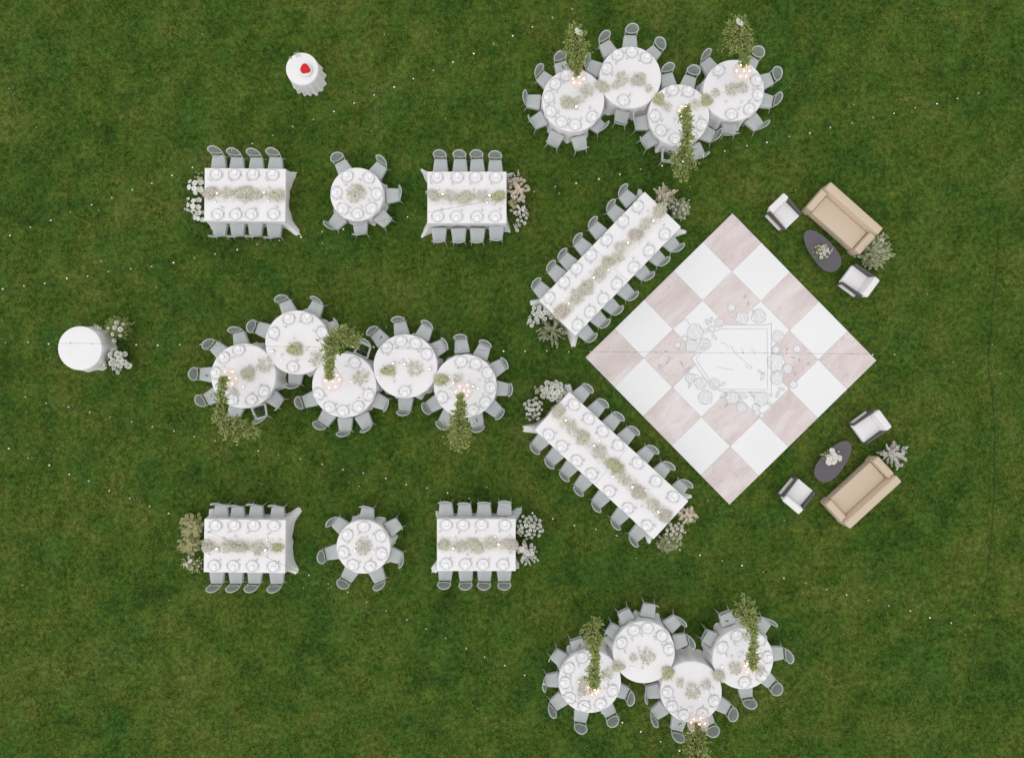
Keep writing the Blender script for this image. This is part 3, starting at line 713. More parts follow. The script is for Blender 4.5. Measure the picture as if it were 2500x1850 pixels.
for ctr, fa, nm, key, fid in CHAIRS:
    bare = fid in BARE; strap = fid in STRAP
    lead = 'grey oval-back chair missing its cushion' if bare else 'grey cane oval-back chair'
    lab = lead + (' at ' if "o'clock" in nm or 'half' in nm else ', ') + nm + ' of ' + TN[key]
    t = thing('dining_chair', lab, 'chair', (ctr.x, ctr.y, 0), fa, 'oval-back dining chairs')
    if bare:
        obj('seat_frame', CM['open_frame'], 'chair', t); obj('webbing', CM['webbing'], 'dark', t)
    else:
        obj('seat', CM['seat'], 'seat', t); obj('seat_frame', CM['seat_frame'], 'chair', t)
    if strap: obj('tie_strap', CM['strap'], 'dark', t, (rnd.uniform(-.05, .05), rnd.uniform(-.03, .05), 0), (0, 0, rnd.uniform(0, 3)))
    obj('back_frame', CM['back_frame'], 'chair', t); obj('cane_panel', CM['cane_panel'], 'cane', t)
    for k in 'lr':
        obj('back_post', CM['post' + k], 'chair', t); obj('leg', CM['front' + k], 'chair', t); obj('leg', CM['rear' + k], 'chair', t)

# ---------------------------------------------------------------- place settings
PM = {}
b = MB(); b.lathe([(0.06, 0.0), (0.09, 0.002), (0.145, 0.010), (0.150, 0.013), (0.142, 0.0125), (0.09, 0.007), (0.001, 0.006)], 40, True, False); PM['plate'] = b.mesh('charger_plate', True)
b = MB(); b.lathe([(0.146, 0.009), (0.163, 0.012), (0.1665, 0.016), (0.162, 0.0185), (0.149, 0.0165), (0.146, 0.013)], 40, False, False); PM['rim'] = b.mesh('rim', True)
PM['napkin'] = rbox_mesh('folded_napkin', 0.115, 0.155, 0.012, 0.004, 2, 0.004)
b = MB(); b.box(0, 0, 0.003, 0.105, 0.062, 0.004); PM['card'] = b.mesh('place_card')
b = MB(); b.tube([(-0.036, -0.004, 0.0085), (-0.012, 0.002, 0.009), (0.014, -0.001, 0.009), (0.038, 0.004, 0.0085)], 0.0055, 5); PM['card_band'] = b.mesh('card_band')
b = MB(); b.lathe([(0.034, 0.0), (0.034, 0.003), (0.006, 0.008), (0.004, 0.02), (0.004, 0.085), (0.012, 0.095), (0.036, 0.125), (0.041, 0.155), (0.036, 0.195), (0.034, 0.195), (0.038, 0.155), (0.033, 0.128), (0.008, 0.100)], 20, True, True); PM['glass'] = b.mesh('wine_glass', True)
for name, prongs in (('fork', True), ('knife', False)):
    b = MB(); b.box(0, -0.03, 0.004, 0.008, 0.12, 0.003)
    if prongs:
        for i in (-1, 0, 1): b.box(i * 0.007, 0.065, 0.004, 0.003, 0.05, 0.003)
        b.box(0, 0.037, 0.0042, 0.022, 0.02, 0.003)
    else: b.box(0.002, 0.065, 0.004, 0.014, 0.07, 0.0025)
    PM[name] = b.mesh(name)
for i, (p, g, nm, key) in enumerate(PLATES):
    a = math.atan2(g.y, g.x) + math.pi / 2 + rnd.uniform(-0.10, 0.10)       # local -y points at the guest
    tail = nm + ' ' + TN[key]; rz = (0, 0, a); M2 = Matrix.Rotation(a, 2)
    t = thing('charger_plate', 'silver-rimmed charger plate ' + tail, 'plate', (p.x, p.y, TH + 0.0065), a, 'charger plates')
    obj('plate', PM['plate'], 'plate', t); obj('rim', PM['rim'], 'rim', t)
    def at(x, y): q = M2 @ Vector((x, y)); return (p.x + q.x, p.y + q.y)
    x, y = at(rnd.uniform(-.008, .008), -0.06)
    tag(obj('folded_napkin', PM['napkin'], 'napkin', None, (x, y, TH + 0.0215), rz), 'folded white napkin ' + tail, 'napkin', 'folded napkins')
    x, y = at(rnd.uniform(-.01, .01), 0.055)
    t = thing('place_card', 'white name card ' + tail, 'place card', (x, y, TH + 0.0205), a + rnd.uniform(-.2, .2), 'name cards')
    obj('card', PM['card'], 'napkin', t); obj('card_band', PM['card_band'], 'card_band', t, (0, -0.034, 0))  # thin dark grey band along the card's guest-side edge
    x, y = at(0.14 + rnd.uniform(-.03, .03), 0.17 + rnd.uniform(-.02, .03))
    tag(obj('wine_glass', PM['glass'], 'glass', None, (x, y, TH + 0.006), rz), 'clear wine glass ' + tail, 'wine glass', 'wine glasses')
    for nme, sx in (('fork', -0.19), ('knife', 0.19)):
        x, y = at(sx, -0.02)
        tag(obj(nme, PM[nme], 'rim', None, (x, y, TH + 0.005), (0, 0, a + rnd.uniform(-.06, .06))), 'silver ' + nme + ' ' + tail, nme, nme.replace('fe', 'ves') + 's' if nme == 'fork' else 'knives')

# ---------------------------------------------------------------- flowers
def rosette(seed, tint_lo=0.2):
    g = random.Random(seed); b = MB()
    for ring, (cnt, rad, tilt, ln, wd_, h) in enumerate([(7, 0.30, 0.25, 0.78, 0.70, 0.06), (6, 0.18, 0.75, 0.62, 0.56, 0.16), (5, 0.08, 1.2, 0.48, 0.42, 0.24), (3, 0.02, 1.5, 0.36, 0.3, 0.26)]):
        p0 = g.random() * 6
        for k in range(cnt):
            a = p0 + 2 * math.pi * k / cnt + g.uniform(-.15, .15); t_ = tilt + g.uniform(-.15, .15)
            d = Vector((math.cos(a) * math.cos(t_), math.sin(a) * math.cos(t_), math.sin(t_)))
            side_ = Vector((-math.sin(a), math.cos(a), 0)); up = d.cross(side_) * -1
            base = Vector((math.cos(a) * rad * 0.4, math.sin(a) * rad * 0.4, h)); L = ln * g.uniform(.85, 1.1); w = wd_ * g.uniform(.85, 1.1)
            vs = []; b.tint = min(1, max(0, g.gauss(0.72 - 0.12 * ring, 0.12)))
            for i, (tt, ww, cv) in enumerate(((0.0, 0.35, 0.0), (0.45, 0.95, -0.05), (0.8, 0.85, 0.02), (1.0, 0.35, 0.06))):
                for s_ in (-0.5, 0, 0.5):
                    vs.append(base + d * (L * tt) + side_ * (w * ww * s_) + Vector((0, 0, 1)) * (cv + abs(s_) * 0.14 * ww))
            b.add(vs, [(3 * i + j, 3 * i + j + 1, 3 * i + j + 4, 3 * i + j + 3) for i in range(3) for j in range(2)])
    return b.mesh('bloom', True)
BLOOM = [rosette(i) for i in range(4)]
def orchid(seed):
    g = random.Random(seed); b = MB()
    for k in range(5):
        a = 2 * math.pi * k / 5 + g.uniform(-.2, .2); d = Vector((math.cos(a), math.sin(a), 0.15)); s_ = Vector((-math.sin(a), math.cos(a), 0))
        vs = []; b.tint = g.uniform(0.55, 1.0)
        for tt, ww in ((0.02, .2), (.35, .75), (.7, .95), (.95, .7), (1.05, .2)):
            for q in (-.5, 0, .5): vs.append(d * tt + s_ * (ww * q) + Vector((0, 0, 0.1 * math.sin(tt * 3) - 0.12 * abs(q) * tt)))
        b.add(vs, [(3 * i + j, 3 * i + j + 1, 3 * i + j + 4, 3 * i + j + 3) for i in range(4) for j in range(2)])
    b.tint = 0.1; b.lathe([(0.12, 0.05), (0.1, 0.18), (0.03, 0.22)], 6)
    return b.mesh('bloom', True)
ORCHID = [orchid(i + 50) for i in range(3)]
def broad_leaf(seed):
    g = random.Random(seed); b = MB(); vs = []; n = 6; b.tint = 0.5
    for i in range(n + 1):
        t = i / n; w = 0.62 * math.sin(math.pi * min(1, t * 0.93 + 0.04)) ** 0.7 * (1 + 0.12 * math.sin(i * 2.1 + seed))
        z = 0.18 * math.sin(t * 2.6) - 0.12 * t * t
        for s_ in (-.5, 0, .5): vs.append((t, w * s_ * (1 + g.uniform(-.1, .1)), z + 0.10 * abs(s_) * 2 + g.uniform(-.015, .015)))
    b.add(vs, [(3 * i + j, 3 * i + j + 1, 3 * i + j + 4, 3 * i + j + 3) for i in range(n) for j in range(2)])
    for i in range(len(b.t)): b.t[i] = 0.35 + 0.5 * g.random() if i % 3 != 1 else 0.25
    return b.mesh('leaf', True)
BLEAF = [broad_leaf(i + 80) for i in range(4)]
def spike(seed, dense=70):
    """flower spike / plume along +x, unit length"""
    g = random.Random(seed); b = MB(); b.tint = 0.2; b.tube([(0, 0, 0), (0.5, 0, 0.02), (1, 0, -0.02)], [0.02, 0.015, 0.006], 5)
    for i in range(dense):
        t = 0.12 + 0.88 * (i / dense); a = g.random() * 6.28; r = 0.13 * (1 - 0.75 * t) + 0.025
        p = Vector((t, 0, 0)); d = Vector((0.75, math.cos(a), math.sin(a))); b.tint = g.uniform(0.2, 1)
        b.leaf(p, d, (g.uniform(-1, 1), g.uniform(-1, 1), 1), r * 1.7 * g.uniform(.7, 1.2), r * 0.95)
    return b.mesh('spike')
SPIKE = [spike(i + 120) for i in range(3)]
def leaf_mass(ell, n, L, w, seed, up=0.4, stems=True):
    """loose mass of small leaves within ellipsoids [(cx,cy,cz,rx,ry,rz)] in local coordinates"""
    g = random.Random(seed); b = MB()
    vol = [e[3] * e[4] for e in ell]; tot = sum(vol)
    for e, v in zip(ell, vol):
        for i in range(int(n * v / tot)):
            while True:
                q = Vector((g.uniform(-1, 1), g.uniform(-1, 1), g.uniform(-1, 1)))
                if q.length <= 1: break
            p = Vector((e[0] + q.x * e[3], e[1] + q.y * e[4], max(0.02, e[2] + q.z * e[5])))
            d = (q + Vector((g.uniform(-1, 1), g.uniform(-1, 1), g.uniform(-.2, .8) + up)) * 0.8)
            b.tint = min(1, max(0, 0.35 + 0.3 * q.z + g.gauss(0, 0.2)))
            k = g.uniform(.6, 1.25); b.leaf(p, d, (g.uniform(-.6, .6), g.uniform(-.6, .6), 1), L * k, w * k)
    return b.mesh('foliage')
def cloud(seed, n=800):
    """hazy bunch of tiny florets, unit radius dome"""
    g = random.Random(seed); b = MB()
    lobes = [(g.uniform(-.42, .42), g.uniform(-.42, .42), g.uniform(.35, .62), g.uniform(.4, .62)) for _ in range(5)]
    for i in range(n):
        lx, ly, lz, lr = g.choice(lobes)
        q = Vector((g.gauss(0, 1), g.gauss(0, 1), abs(g.gauss(0, 1)))).normalized() * lr * g.uniform(.6, 1.05)
        p = Vector((lx, ly, lz * 0.6)) + q
        s_ = g.uniform(.028, .06); nrm = (q.normalized() + Vector((g.uniform(-.7, .7), g.uniform(-.7, .7), g.uniform(0, .7)))).normalized()
        a = nrm.orthogonal().normalized() * s_; bb = nrm.cross(a)
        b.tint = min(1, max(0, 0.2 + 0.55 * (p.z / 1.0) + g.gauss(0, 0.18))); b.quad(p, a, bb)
    for i in range(40):
        a = g.random() * 6.28; r = g.uniform(.3, 1.0); b.tint = 0.05
        b.leaf((math.cos(a) * .1, math.sin(a) * .1, .05), (math.cos(a), math.sin(a), g.uniform(.1, .9)), (0, 0, 1), r, 0.05)
    return b.mesh('florets')
CLOUD = [cloud(i + 200) for i in range(6)]
def stems_mesh(seed):
    g = random.Random(seed); b = MB()
    for i in range(9):
        a = g.random() * 6.28; r = g.uniform(.2, .6); b.tube([(0.03 * math.cos(a), .03 * math.sin(a), 0), (r * math.cos(a), r * math.sin(a), g.uniform(.4, .8))], 0.012, 4)
    b.lathe([(0.16, 0.0), (0.22, 0.05), (0.20, 0.2)], 12)
    return b.mesh('stems')
STEMS = [stems_mesh(i) for i in range(3)]
POSYLEAF = []
for s_ in range(4):
    POSYLEAF.append(leaf_mass([(0, 0, 0.35, .85, .85, .4)], 70, 0.36, 0.15, 300 + s_))
fl_rng = random.Random(77)
def flower_bunch(r2, x, y, rx, ry, mat, label):
    p = Z(r2, x, y, TH + 0.05); s_ = (zlen(r2, rx, TH), zlen(r2, ry, TH))
    h = 0.13 + 0.03 * fl_rng.random()
    t = thing('floret_bunch', label, 'flowers', (p.x, p.y, TH + 0.008), 0, 'hazy floret bunches on tables')
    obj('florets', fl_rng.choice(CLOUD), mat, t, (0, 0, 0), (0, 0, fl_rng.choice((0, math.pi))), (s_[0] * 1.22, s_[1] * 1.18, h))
    obj('stems', fl_rng.choice(STEMS), 'green_plume', t, (0, 0, 0), (0, 0, 0), (s_[0] * .8, s_[1] * .8, h))
def posy(r2, x, y, rpx, label, nb=9, mat='ivory_bloom'):
    p = Z(r2, x, y, TH + 0.05); R = zlen(r2, rpx, TH) * 1.15
    t = thing('flower_posy', label, 'flowers', (p.x, p.y, TH + 0.008), fl_rng.random() * 6.28, 'rose posies on tables')
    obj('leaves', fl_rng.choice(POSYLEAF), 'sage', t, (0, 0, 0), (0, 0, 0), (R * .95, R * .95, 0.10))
    for i in range(nb):
        a = 2.4 * i + fl_rng.uniform(-.3, .3); rr = R * math.sqrt((i + 0.5) / nb) * 0.92
        k = fl_rng.uniform(0.026, 0.042) * (1.0 if R < 0.2 else 1.2)
        obj('bloom', fl_rng.choice(BLOOM), mat, t, (rr * math.cos(a), rr * math.sin(a), 0.06 + 0.06 * (1 - rr / R) + fl_rng.uniform(0, .02)), (fl_rng.uniform(-.4, .4), fl_rng.uniform(-.4, .4), a), (k, k, k))
b = MB(); b.lathe([(0.036, 0.0), (0.036, 0.085), (0.030, 0.088), (0.001, 0.084)], 20, True, False); PM['pillar'] = b.mesh('wax', True)
b = MB(); b.lathe([(0.0005, 0.0), (0.008, 0.008), (0.009, 0.018), (0.004, 0.034), (0.0005, 0.045)], 8); PM['flame'] = b.mesh('flame', True)
b = MB(); b.lathe([(0.05, 0.0), (0.052, 0.13), (0.049, 0.13), (0.047, 0.004), (0.001, 0.004)], 24, True, False); PM['jar'] = b.mesh('glass_jar', True)
b = MB(); b.lathe([(0.026, 0.0), (0.033, 0.02), (0.034, 0.06), (0.031, 0.06), (0.029, 0.02), (0.001, 0.008)], 18, True, False); PM['cup'] = b.mesh('glass_cup', True)
b = MB(); b.lathe([(0.022, 0.010), (0.022, 0.030), (0.001, 0.031)], 14, True, False); PM['tea'] = b.mesh('wax', True)
def candle(p, label):
    t = thing('pillar_candle', label, 'candle', p, 0, 'pillar candles')
    obj('wax', PM['pillar'], 'wax', t, (0, 0, 0.005)); obj('flame', PM['flame'], 'flame', t, (0, 0, 0.09)); obj('glass_jar', PM['jar'], 'glass', t)
def votive(p, label, lit=True):
    t = thing('votive_candle', label, 'candle', p, 0, 'small votive candles')
    obj('glass_cup', PM['cup'], 'glass', t); obj('wax', PM['tea'], 'wax', t)
    if lit: obj('flame', PM['flame'], 'flame', t, (0, 0, 0.031), (0, 0, 0), (.7, .7, .6))
def ordinal(i, n):
    if n == 1: return 'only'
    if i == 0: return 'leftmost'
    if i == n - 1: return 'rightmost'
    names = ['', 'second', 'third', 'fourth', 'fifth', 'sixth', 'seventh', 'eighth', 'ninth', 'tenth', 'eleventh', 'twelfth', 'thirteenth', 'fourteenth']
    return names[i] + '-from-left'
DECOR = {   # key: (clouds [(reg,x,y,rx,ry,mat)], posies [(reg,x,y,r)], candles [(reg,x,y)], votives)
 'T1': ([('R1',520,850,115,88,'mauve'),('R1',960,860,155,112,'sage'),('R1',1410,865,125,80,'sage')], [('R1',745,840,75),('R1',1165,870,70)], [('R1',630,858),('R1',1265,848)],
        [('R1',*q) for q in ((715,770),(1068,757),(1325,770),(595,970),(995,990),(1318,955),(1430,962),(1150,935))]),
 'T2': ([('R3',430,870,95,85,'mauve'),('R3',855,885,135,90,'sage'),('R3',1310,880,105,75,'lime')], [('R3',660,870,75),('R3',1075,880,75)], [('R3',560,858),('R3',1185,875)],
        [('R3',*q) for q in ((487,775),(610,795),(975,792),(1140,800),(1150,965),(1250,990),(660,970))]),
 'T3': ([('R16',500,735,105,90,'mauve'),('R16',950,745,130,80,'sage'),('R16',1450,770,95,65,'lime')], [('R16',770,750,85),('R16',1160,770,90)], [('R16',625,768),('R16',1285,785)],
        [('R16',*q) for q in ((865,605),(705,632),(1220,670),(1325,690),(1295,640),(1470,655),(650,810),(1300,870),(500,860))]),
 'T4': ([('R18',375,830,105,95,'sage'),('R18',830,835,115,120,'sage'),('R18',1330,815,125,95,'mauve')], [('R18',625,850,85),('R18',1050,800,90)], [('R18',515,865),('R18',1165,805)],
        [('R18',*q) for q in ((730,745),(545,730),(575,800),(500,915),(715,965),(1110,705),(1325,685),(1205,875),(1335,940))]),
 'U': ([('R9',1345,280,68,72,'sage'),('R9',1120,510,85,62,'mauve'),('R9',870,760,68,52,'sage'),('R9',650,1000,72,76,'sage'),('R9',420,1230,84,72,'mauve')],
       [('R9',1215,410,55),('R9',975,630,52),('R9',955,725,50),('R9',790,870,60),('R9',565,1090,70)], [('R9',1283,387),('R9',1045,592),('R9',725,918),('R9',492,1160)],
       [('R9',*q) for q in ((1235,290),(1165,465),(920,610),(690,860),(862,845),(440,1120),(530,1210),(780,955),(460,1288),(1370,370),(1010,745))]),
 'D': ([('R10',355,350,62,58,'sage'),('R10',570,585,62,66,'sage'),('R10',830,820,78,66,'lime'),('R10',1030,1040,68,70,'mauve'),('R10',1255,1240,62,66,'mauve')],
       [('R10',465,490,55),('R10',700,700,60),('R10',905,930,55),('R10',1150,1150,55)], [('R10',415,432),('R10',650,643),('R10',973,990),('R10',1190,1198),('R10',808,902)],
       [('R10',*q) for q in ((332,430),(380,482),(550,510),(507,632),(697,600),(835,750),(735,797),(1003,940),(1310,1210),(1237,1160),(1055,1155),(1170,1240),(488,568),(1090,1018))]),
 'A': ([('R2',740,760,70,60,'sage')], [('R2',690,840,135)], [], [('R2',*q) for q in ((850,850),(605,965),(630,715),(805,925),(545,760))]),
 'B': ([], [('R17',900,830,115)], [], [('R17',*q) for q in ((875,683),(955,672),(775,872),(1040,893),(1025,815),(920,945))]),
 'N1': ([('R5',580,970,88,82,'sage')], [('R5',790,840,75),('R5',690,945,45)], [('R5',672,1028)], [('R5',*q) for q in ((722,1042),(760,960))]),
 'N2': ([('R5',1360,700,92,80,'mauve'),('R5',965,790,85,72,'sage')], [('R5',1190,700,75),('R5',1120,775,45),('R5',1485,810,40)], [], [('R5',*q) for q in ((1300,780),(1135,655))]),
 'N3': ([('R6',190,830,64,68,'lime')], [('R6',280,915,50),('R6',560,890,52)], [], [('R6',*q) for q in ((437,900),(395,970),(360,1040),(245,775))]),
 'N4': ([('R6',690,840,66,66,'lime')], [('R6',930,740,62),('R6',1040,715,58),('R6',770,775,42)], [], [('R6',*q) for q in ((1085,760),(1030,865),(875,865),(848,750))]),
 'C1': ([('R7',630,885,78,78,'sage')], [('R7',815,780,80),('R7',490,1060,48)], [], [('R7',*q) for q in ((725,830),(600,1005),(660,790))]),
 'C2': ([('R7',1100,620,92,74,'lime')], [('R7',1330,725,72)], [('R7',897,652)], [('R7',*q) for q in ((1108,517),(1235,635),(978,740),(985,685))]),
 'C3': ([], [('R8',130,795,80)], [], [('R8',*q) for q in ((30,835),(165,710),(212,738))]),
 'C4': ([('R8',410,710,90,60,'lime')], [('R8',710,700,82)], [('R8',600,650),('R8',482,640),('R8',870,700)], [('R8',*q) for q in ((578,605),(540,635),(640,605),(785,650),(325,785),(480,790),(490,835))]),
 'C5': ([('R8',1000,820,92,70,'lime')], [('R8',1160,800,42)], [('R8',1120,848),('R8',1325,883)], [('R8',*q) for q in ((1115,765),(1205,760),(1075,785),(1085,910),(1280,830),(1390,815),(1380,905))]),
 'S1': ([('R14',530,950,80,92,'mauve')], [('R14',730,830,58),('R14',475,1000,40)], [], [('R14',*q) for q in ((455,893),(705,965))]),
 'S2': ([('R14',850,745,72,54,'sage')], [('R14',1130,660,70),('R14',990,665,38)], [], [('R14',*q) for q in ((975,760),(1080,765),(1052,605),(1040,570),(1120,565))]),
 'S3': ([('R15',295,825,68,76,'lime')], [('R15',525,990,78),('R15',400,910,42),('R15',660,930,50)], [], [('R15',*q) for q in ((593,1065),(670,880),(732,960))]),
 'S4': ([('R15',780,840,68,66,'sage')], [('R15',945,770,62),('R15',1190,790,48),('R15',1060,450,42)], [], [('R15',*q) for q in ((912,648),(1020,610),(1175,670),(985,655),(812,750))]),
}
for key, (cl, po, ca, vo) in DECOR.items():
    wx = lambda q: REG[q[0]][0] + q[1] * REG[q[0]][2]
    hue = {'sage': 'sage-green', 'mauve': 'dusty beige', 'lime': 'lime-green'}
    cl = sorted(cl, key=wx); po = sorted(po, key=wx); ca = sorted(ca, key=wx); vo = sorted(vo, key=wx)
    for i, q in enumerate(cl): flower_bunch(*q, '%s hazy %s floret bunch on %s' % (ordinal(i, len(cl)), hue[q[5]], TN[key]))
    for i, q in enumerate(po): posy(*q, '%s ivory rose posy on %s' % (ordinal(i, len(po)), TN[key]), 30 if q[3] > 100 else (18 if q[3] > 55 else 11))
    for i, q in enumerate(ca): candle(Z(*q, TH + 0.012), '%s white pillar candle in glass on %s' % (ordinal(i, len(ca)), TN[key]))
    for i, q in enumerate(vo): votive(Z(*q, TH + 0.012), '%s small glass votive candle on %s' % (ordinal(i, len(vo)), TN[key]), i % 5 == 0)

# ---------------------------------------------------------------- tall branch centrepieces with rosy glass plates of candles
def tall_piece(key, r2, disc, rpx, path, seed, label, zp=1.62):
    """path: (x, y, z, half-width) of the leafy branch, photo measures at its heights"""
    p = Z(r2, disc[0], disc[1], zp); R = zlen(r2, rpx, zp)
    t = thing('branch_centrepiece', label, 'centrepiece', (p.x, p.y, TH + 0.008), 0, 'tall branch centrepieces'); o = Vector((p.x, p.y, TH + 0.008))
    hz = zp - TH - 0.008
    b = MB(); b.lathe([(0.085, 0), (0.085, 0.008), (0.012, 0.02)], 20); obj('stand_base', b, 'plate', t)
    b = MB(); b.tube([(0, 0, 0.015), (0, 0, hz - 0.002)], 0.008, 8); obj('stand_pole', b, 'glass', t)
    b = MB(); b.lathe([(0.02, 0), (R * 0.98, 0.0), (R, 0.006), (R * 0.98, 0.012), (0.02, 0.012)], 40); obj('glass_plate', b.mesh('glass_plate', True), 'rose_plate', t, (0, 0, hz))
    g = random.Random(seed)
    pts = [Z(r2, x, y, z) - o for x, y, z, w in path]; ws = [zlen(r2, w, z) for x, y, z, w in path]
    start = Vector((pts[0].x, pts[0].y, 0)) * 0.5 if False else Vector((max(-R * .5, min(R * .5, pts[0].x)), max(-R * .5, min(R * .5, pts[0].y)), hz + 0.012))
    sp = [start]; sw = [0.0]
    allp = [start] + pts; allw = [0.02] + ws
    fine = []; fw = []
    for i in range(len(allp) - 1):
        p0, p1, p2, p3 = (allp[max(0, min(len(allp) - 1, j))] for j in (i - 1, i, i + 1, i + 2))
        for k in range(8):
            s_ = k / 8
            fine.append(0.5 * ((2 * p1) + (p2 - p0) * s_ + (2 * p0 - 5 * p1 + 4 * p2 - p3) * s_ * s_ + (3 * p1 - p0 - 3 * p2 + p3) * s_ ** 3)); fw.append(allw[i] * (1 - s_) + allw[i + 1] * s_)
    fine.append(allp[-1]); fw.append(allw[-1])
    n = len(fine); b = MB(); b.tube(fine, [0.016 * (1 - 0.75 * i / n) for i in range(n)], 6)
    obj('branch', b.mesh('branch', True), 'stem', t)
    b = MB(); lf = MB()
    tot = sum(w * w for w in fw)
    for i in range(n):
        cnt = int(1650 * fw[i] ** 2 / tot * 1.0 + 24 * min(1, fw[i] / 0.05))
        tw = max(1, cnt // 9)
        for _ in range(tw):
            q = Vector((g.gauss(0, 1), g.gauss(0, 1), g.gauss(0, .7))).normalized()
            rad = fw[i] * g.uniform(0.4, 1.1) * (1 + 0.40 * (g.random() < .22))
            q.z = q.z * 0.75 + 0.1
            tip = fine[i] + q * rad + Vector((0, 0, -0.15 * rad)); mid = fine[i] + q * rad * 0.5 + Vector((g.uniform(-.02, .02), g.uniform(-.02, .02), .03))
            b.tube([fine[i], mid, tip], [0.005, 0.0035, 0.002], 3, False)
            for k in range(9):
                s_ = g.uniform(.15, 1.05); pp = fine[i].lerp(tip, s_) + Vector((g.gauss(0, .022), g.gauss(0, .022), g.gauss(0, .022)))
                d = q + Vector((g.gauss(0, .8), g.gauss(0, .8), g.gauss(0, .5)))
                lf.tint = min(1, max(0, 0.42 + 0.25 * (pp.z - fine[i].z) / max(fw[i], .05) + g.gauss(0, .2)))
                L = g.uniform(.05, .095); lf.leaf(pp, d, (g.uniform(-.5, .5), g.uniform(-.5, .5), 1), L, L * .40)
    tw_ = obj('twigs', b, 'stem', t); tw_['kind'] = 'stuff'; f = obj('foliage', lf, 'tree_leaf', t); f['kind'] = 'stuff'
    # tea lights standing on the plate
    names = []
    pos = []
    for k in range(7):
        a = 2 * math.pi * k / 6 + g.uniform(-.3, .3); rr = R * (0.66 if k < 6 else 0.1) * g.uniform(.8, 1.1); pos.append((p.x + rr * math.cos(a), p.y + rr * math.sin(a)))
    pos.sort()
    for i, (x, y) in enumerate(pos):
        tl = thing('tea_light', '%s lit tea light on rosy glass plate over %s' % (ordinal(i, 7), TN[key]), 'candle', (x, y, zp + 0.0125), 0, 'tea lights on glass plates')
        obj('wax', PM['tea'], 'wax', tl, (0, 0, -0.009)); obj('flame', PM['flame'], 'flame', tl, (0, 0, 0.021), (0, 0, 0), (1.5, 1.5, 1.0))
tall_piece('N1', 'R5', (690, 690), 110, [(688, 600, 2.0, 40), (680, 500, 2.5, 95), (672, 370, 2.9, 135), (670, 250, 3.0, 135), (665, 160, 2.9, 75)], 1, 'tall leafy branch with upright oval crown over leftmost round table of top cluster')
tall_piece('N4', 'R6', (1045, 560), 104, [(1085, 440, 2.0, 25), (1070, 340, 2.4, 95), (1010, 250, 2.8, 150), (985, 160, 3.0, 130), (1010, 70, 3.0, 70)], 2, 'tall leafy branch with white-tipped crown over rightmost round table of top cluster')
tall_piece('N3', 'R6', (455, 965), 85, [(485, 950, 2.1, 30), (470, 1050, 2.5, 75), (495, 1170, 2.7, 62), (470, 1300, 2.7, 70), (450, 1420, 2.6, 115), (440, 1520, 2.5, 130), (440, 1590, 2.4, 60)], 3, 'long drooping leafy branch over third-from-left round table of top cluster')
tall_piece('C1', 'R7', (450, 920), 108, [(378, 935, 2.0, 30), (375, 1040, 2.3, 65), (360, 1180, 2.6, 70), (370, 1320, 2.7, 85), (470, 1420, 2.6, 130), (580, 1430, 2.5, 130), (700, 1450, 2.4, 70)], 4, 'long leafy branch curling right over leftmost round table of middle cluster')
tall_piece('C3', 'R7', (1490, 945), 112, [(1450, 900, 2.1, 25), (1470, 790, 2.5, 55), (1470, 670, 2.8, 70), (1500, 560, 2.9, 110), (1590, 490, 2.9, 125), (1680, 520, 2.8, 95), (1730, 560, 2.7, 50)], 5, 'long leafy branch curling right over centre round table of middle cluster')
tall_piece('C5', 'R8', (1220, 930), 108, [(1188, 1000, 2.1, 15), (1185, 1120, 2.5, 85), (1180, 1240, 2.7, 85), (1170, 1350, 2.8, 125), (1165, 1440, 2.7, 140), (1180, 1520, 2.6, 70)], 6, 'leafy branch hanging straight down over rightmost round table of middle cluster')
tall_piece('S1', 'R14', (600, 970), 84, [(615, 930, 2.0, 60), (600, 840, 2.3, 80), (615, 740, 2.6, 50), (618, 640, 2.8, 38), (605, 540, 2.9, 75), (590, 430, 2.9, 100), (620, 320, 2.8, 65)], 7, 'leafy branch reaching straight up over leftmost round table of bottom cluster')
tall_piece('S3', 'R15', (580, 1310), 108, [(600, 1400, 2.1, 30), (560, 1470, 2.4, 95), (565, 1560, 2.7, 130), (580, 1640, 2.8, 120), (590, 1700, 2.8, 70)], 8, 'bushy leafy branch cut by photo edge, over third-from-left table of bottom cluster')
tall_piece('S4', 'R15', (1090, 750), 85, [(1135, 760, 2.0, 20), (1110, 660, 2.3, 62), (1130, 540, 2.6, 35), (1130, 430, 2.8, 35), (1090, 300, 2.9, 95), (1050, 210, 2.9, 112), (1060, 120, 2.8, 60)], 9, 'leafy branch with bushy tip reaching up over rightmost table of bottom cluster')
for nm, r2, x, y in (('leftmost', 'R5', 697, 175), ('rightmost', 'R6', 1015, 62)):
    p = Z(r2, x, y, 3.15); t = thing('white_blossom', 'white blossom at the tip of the tall branch over %s table of top cluster' % nm, 'flower', p, 0, 'white blossoms on branch tips')
    for i in range(3): obj('bloom', ORCHID[i], 'white_bloom', t, (0.05 * math.cos(i * 2.1), 0.05 * math.sin(i * 2.1), 0.03 * i - 0.06), (0.3 * i, 0.4, i), (0.075,) * 3)

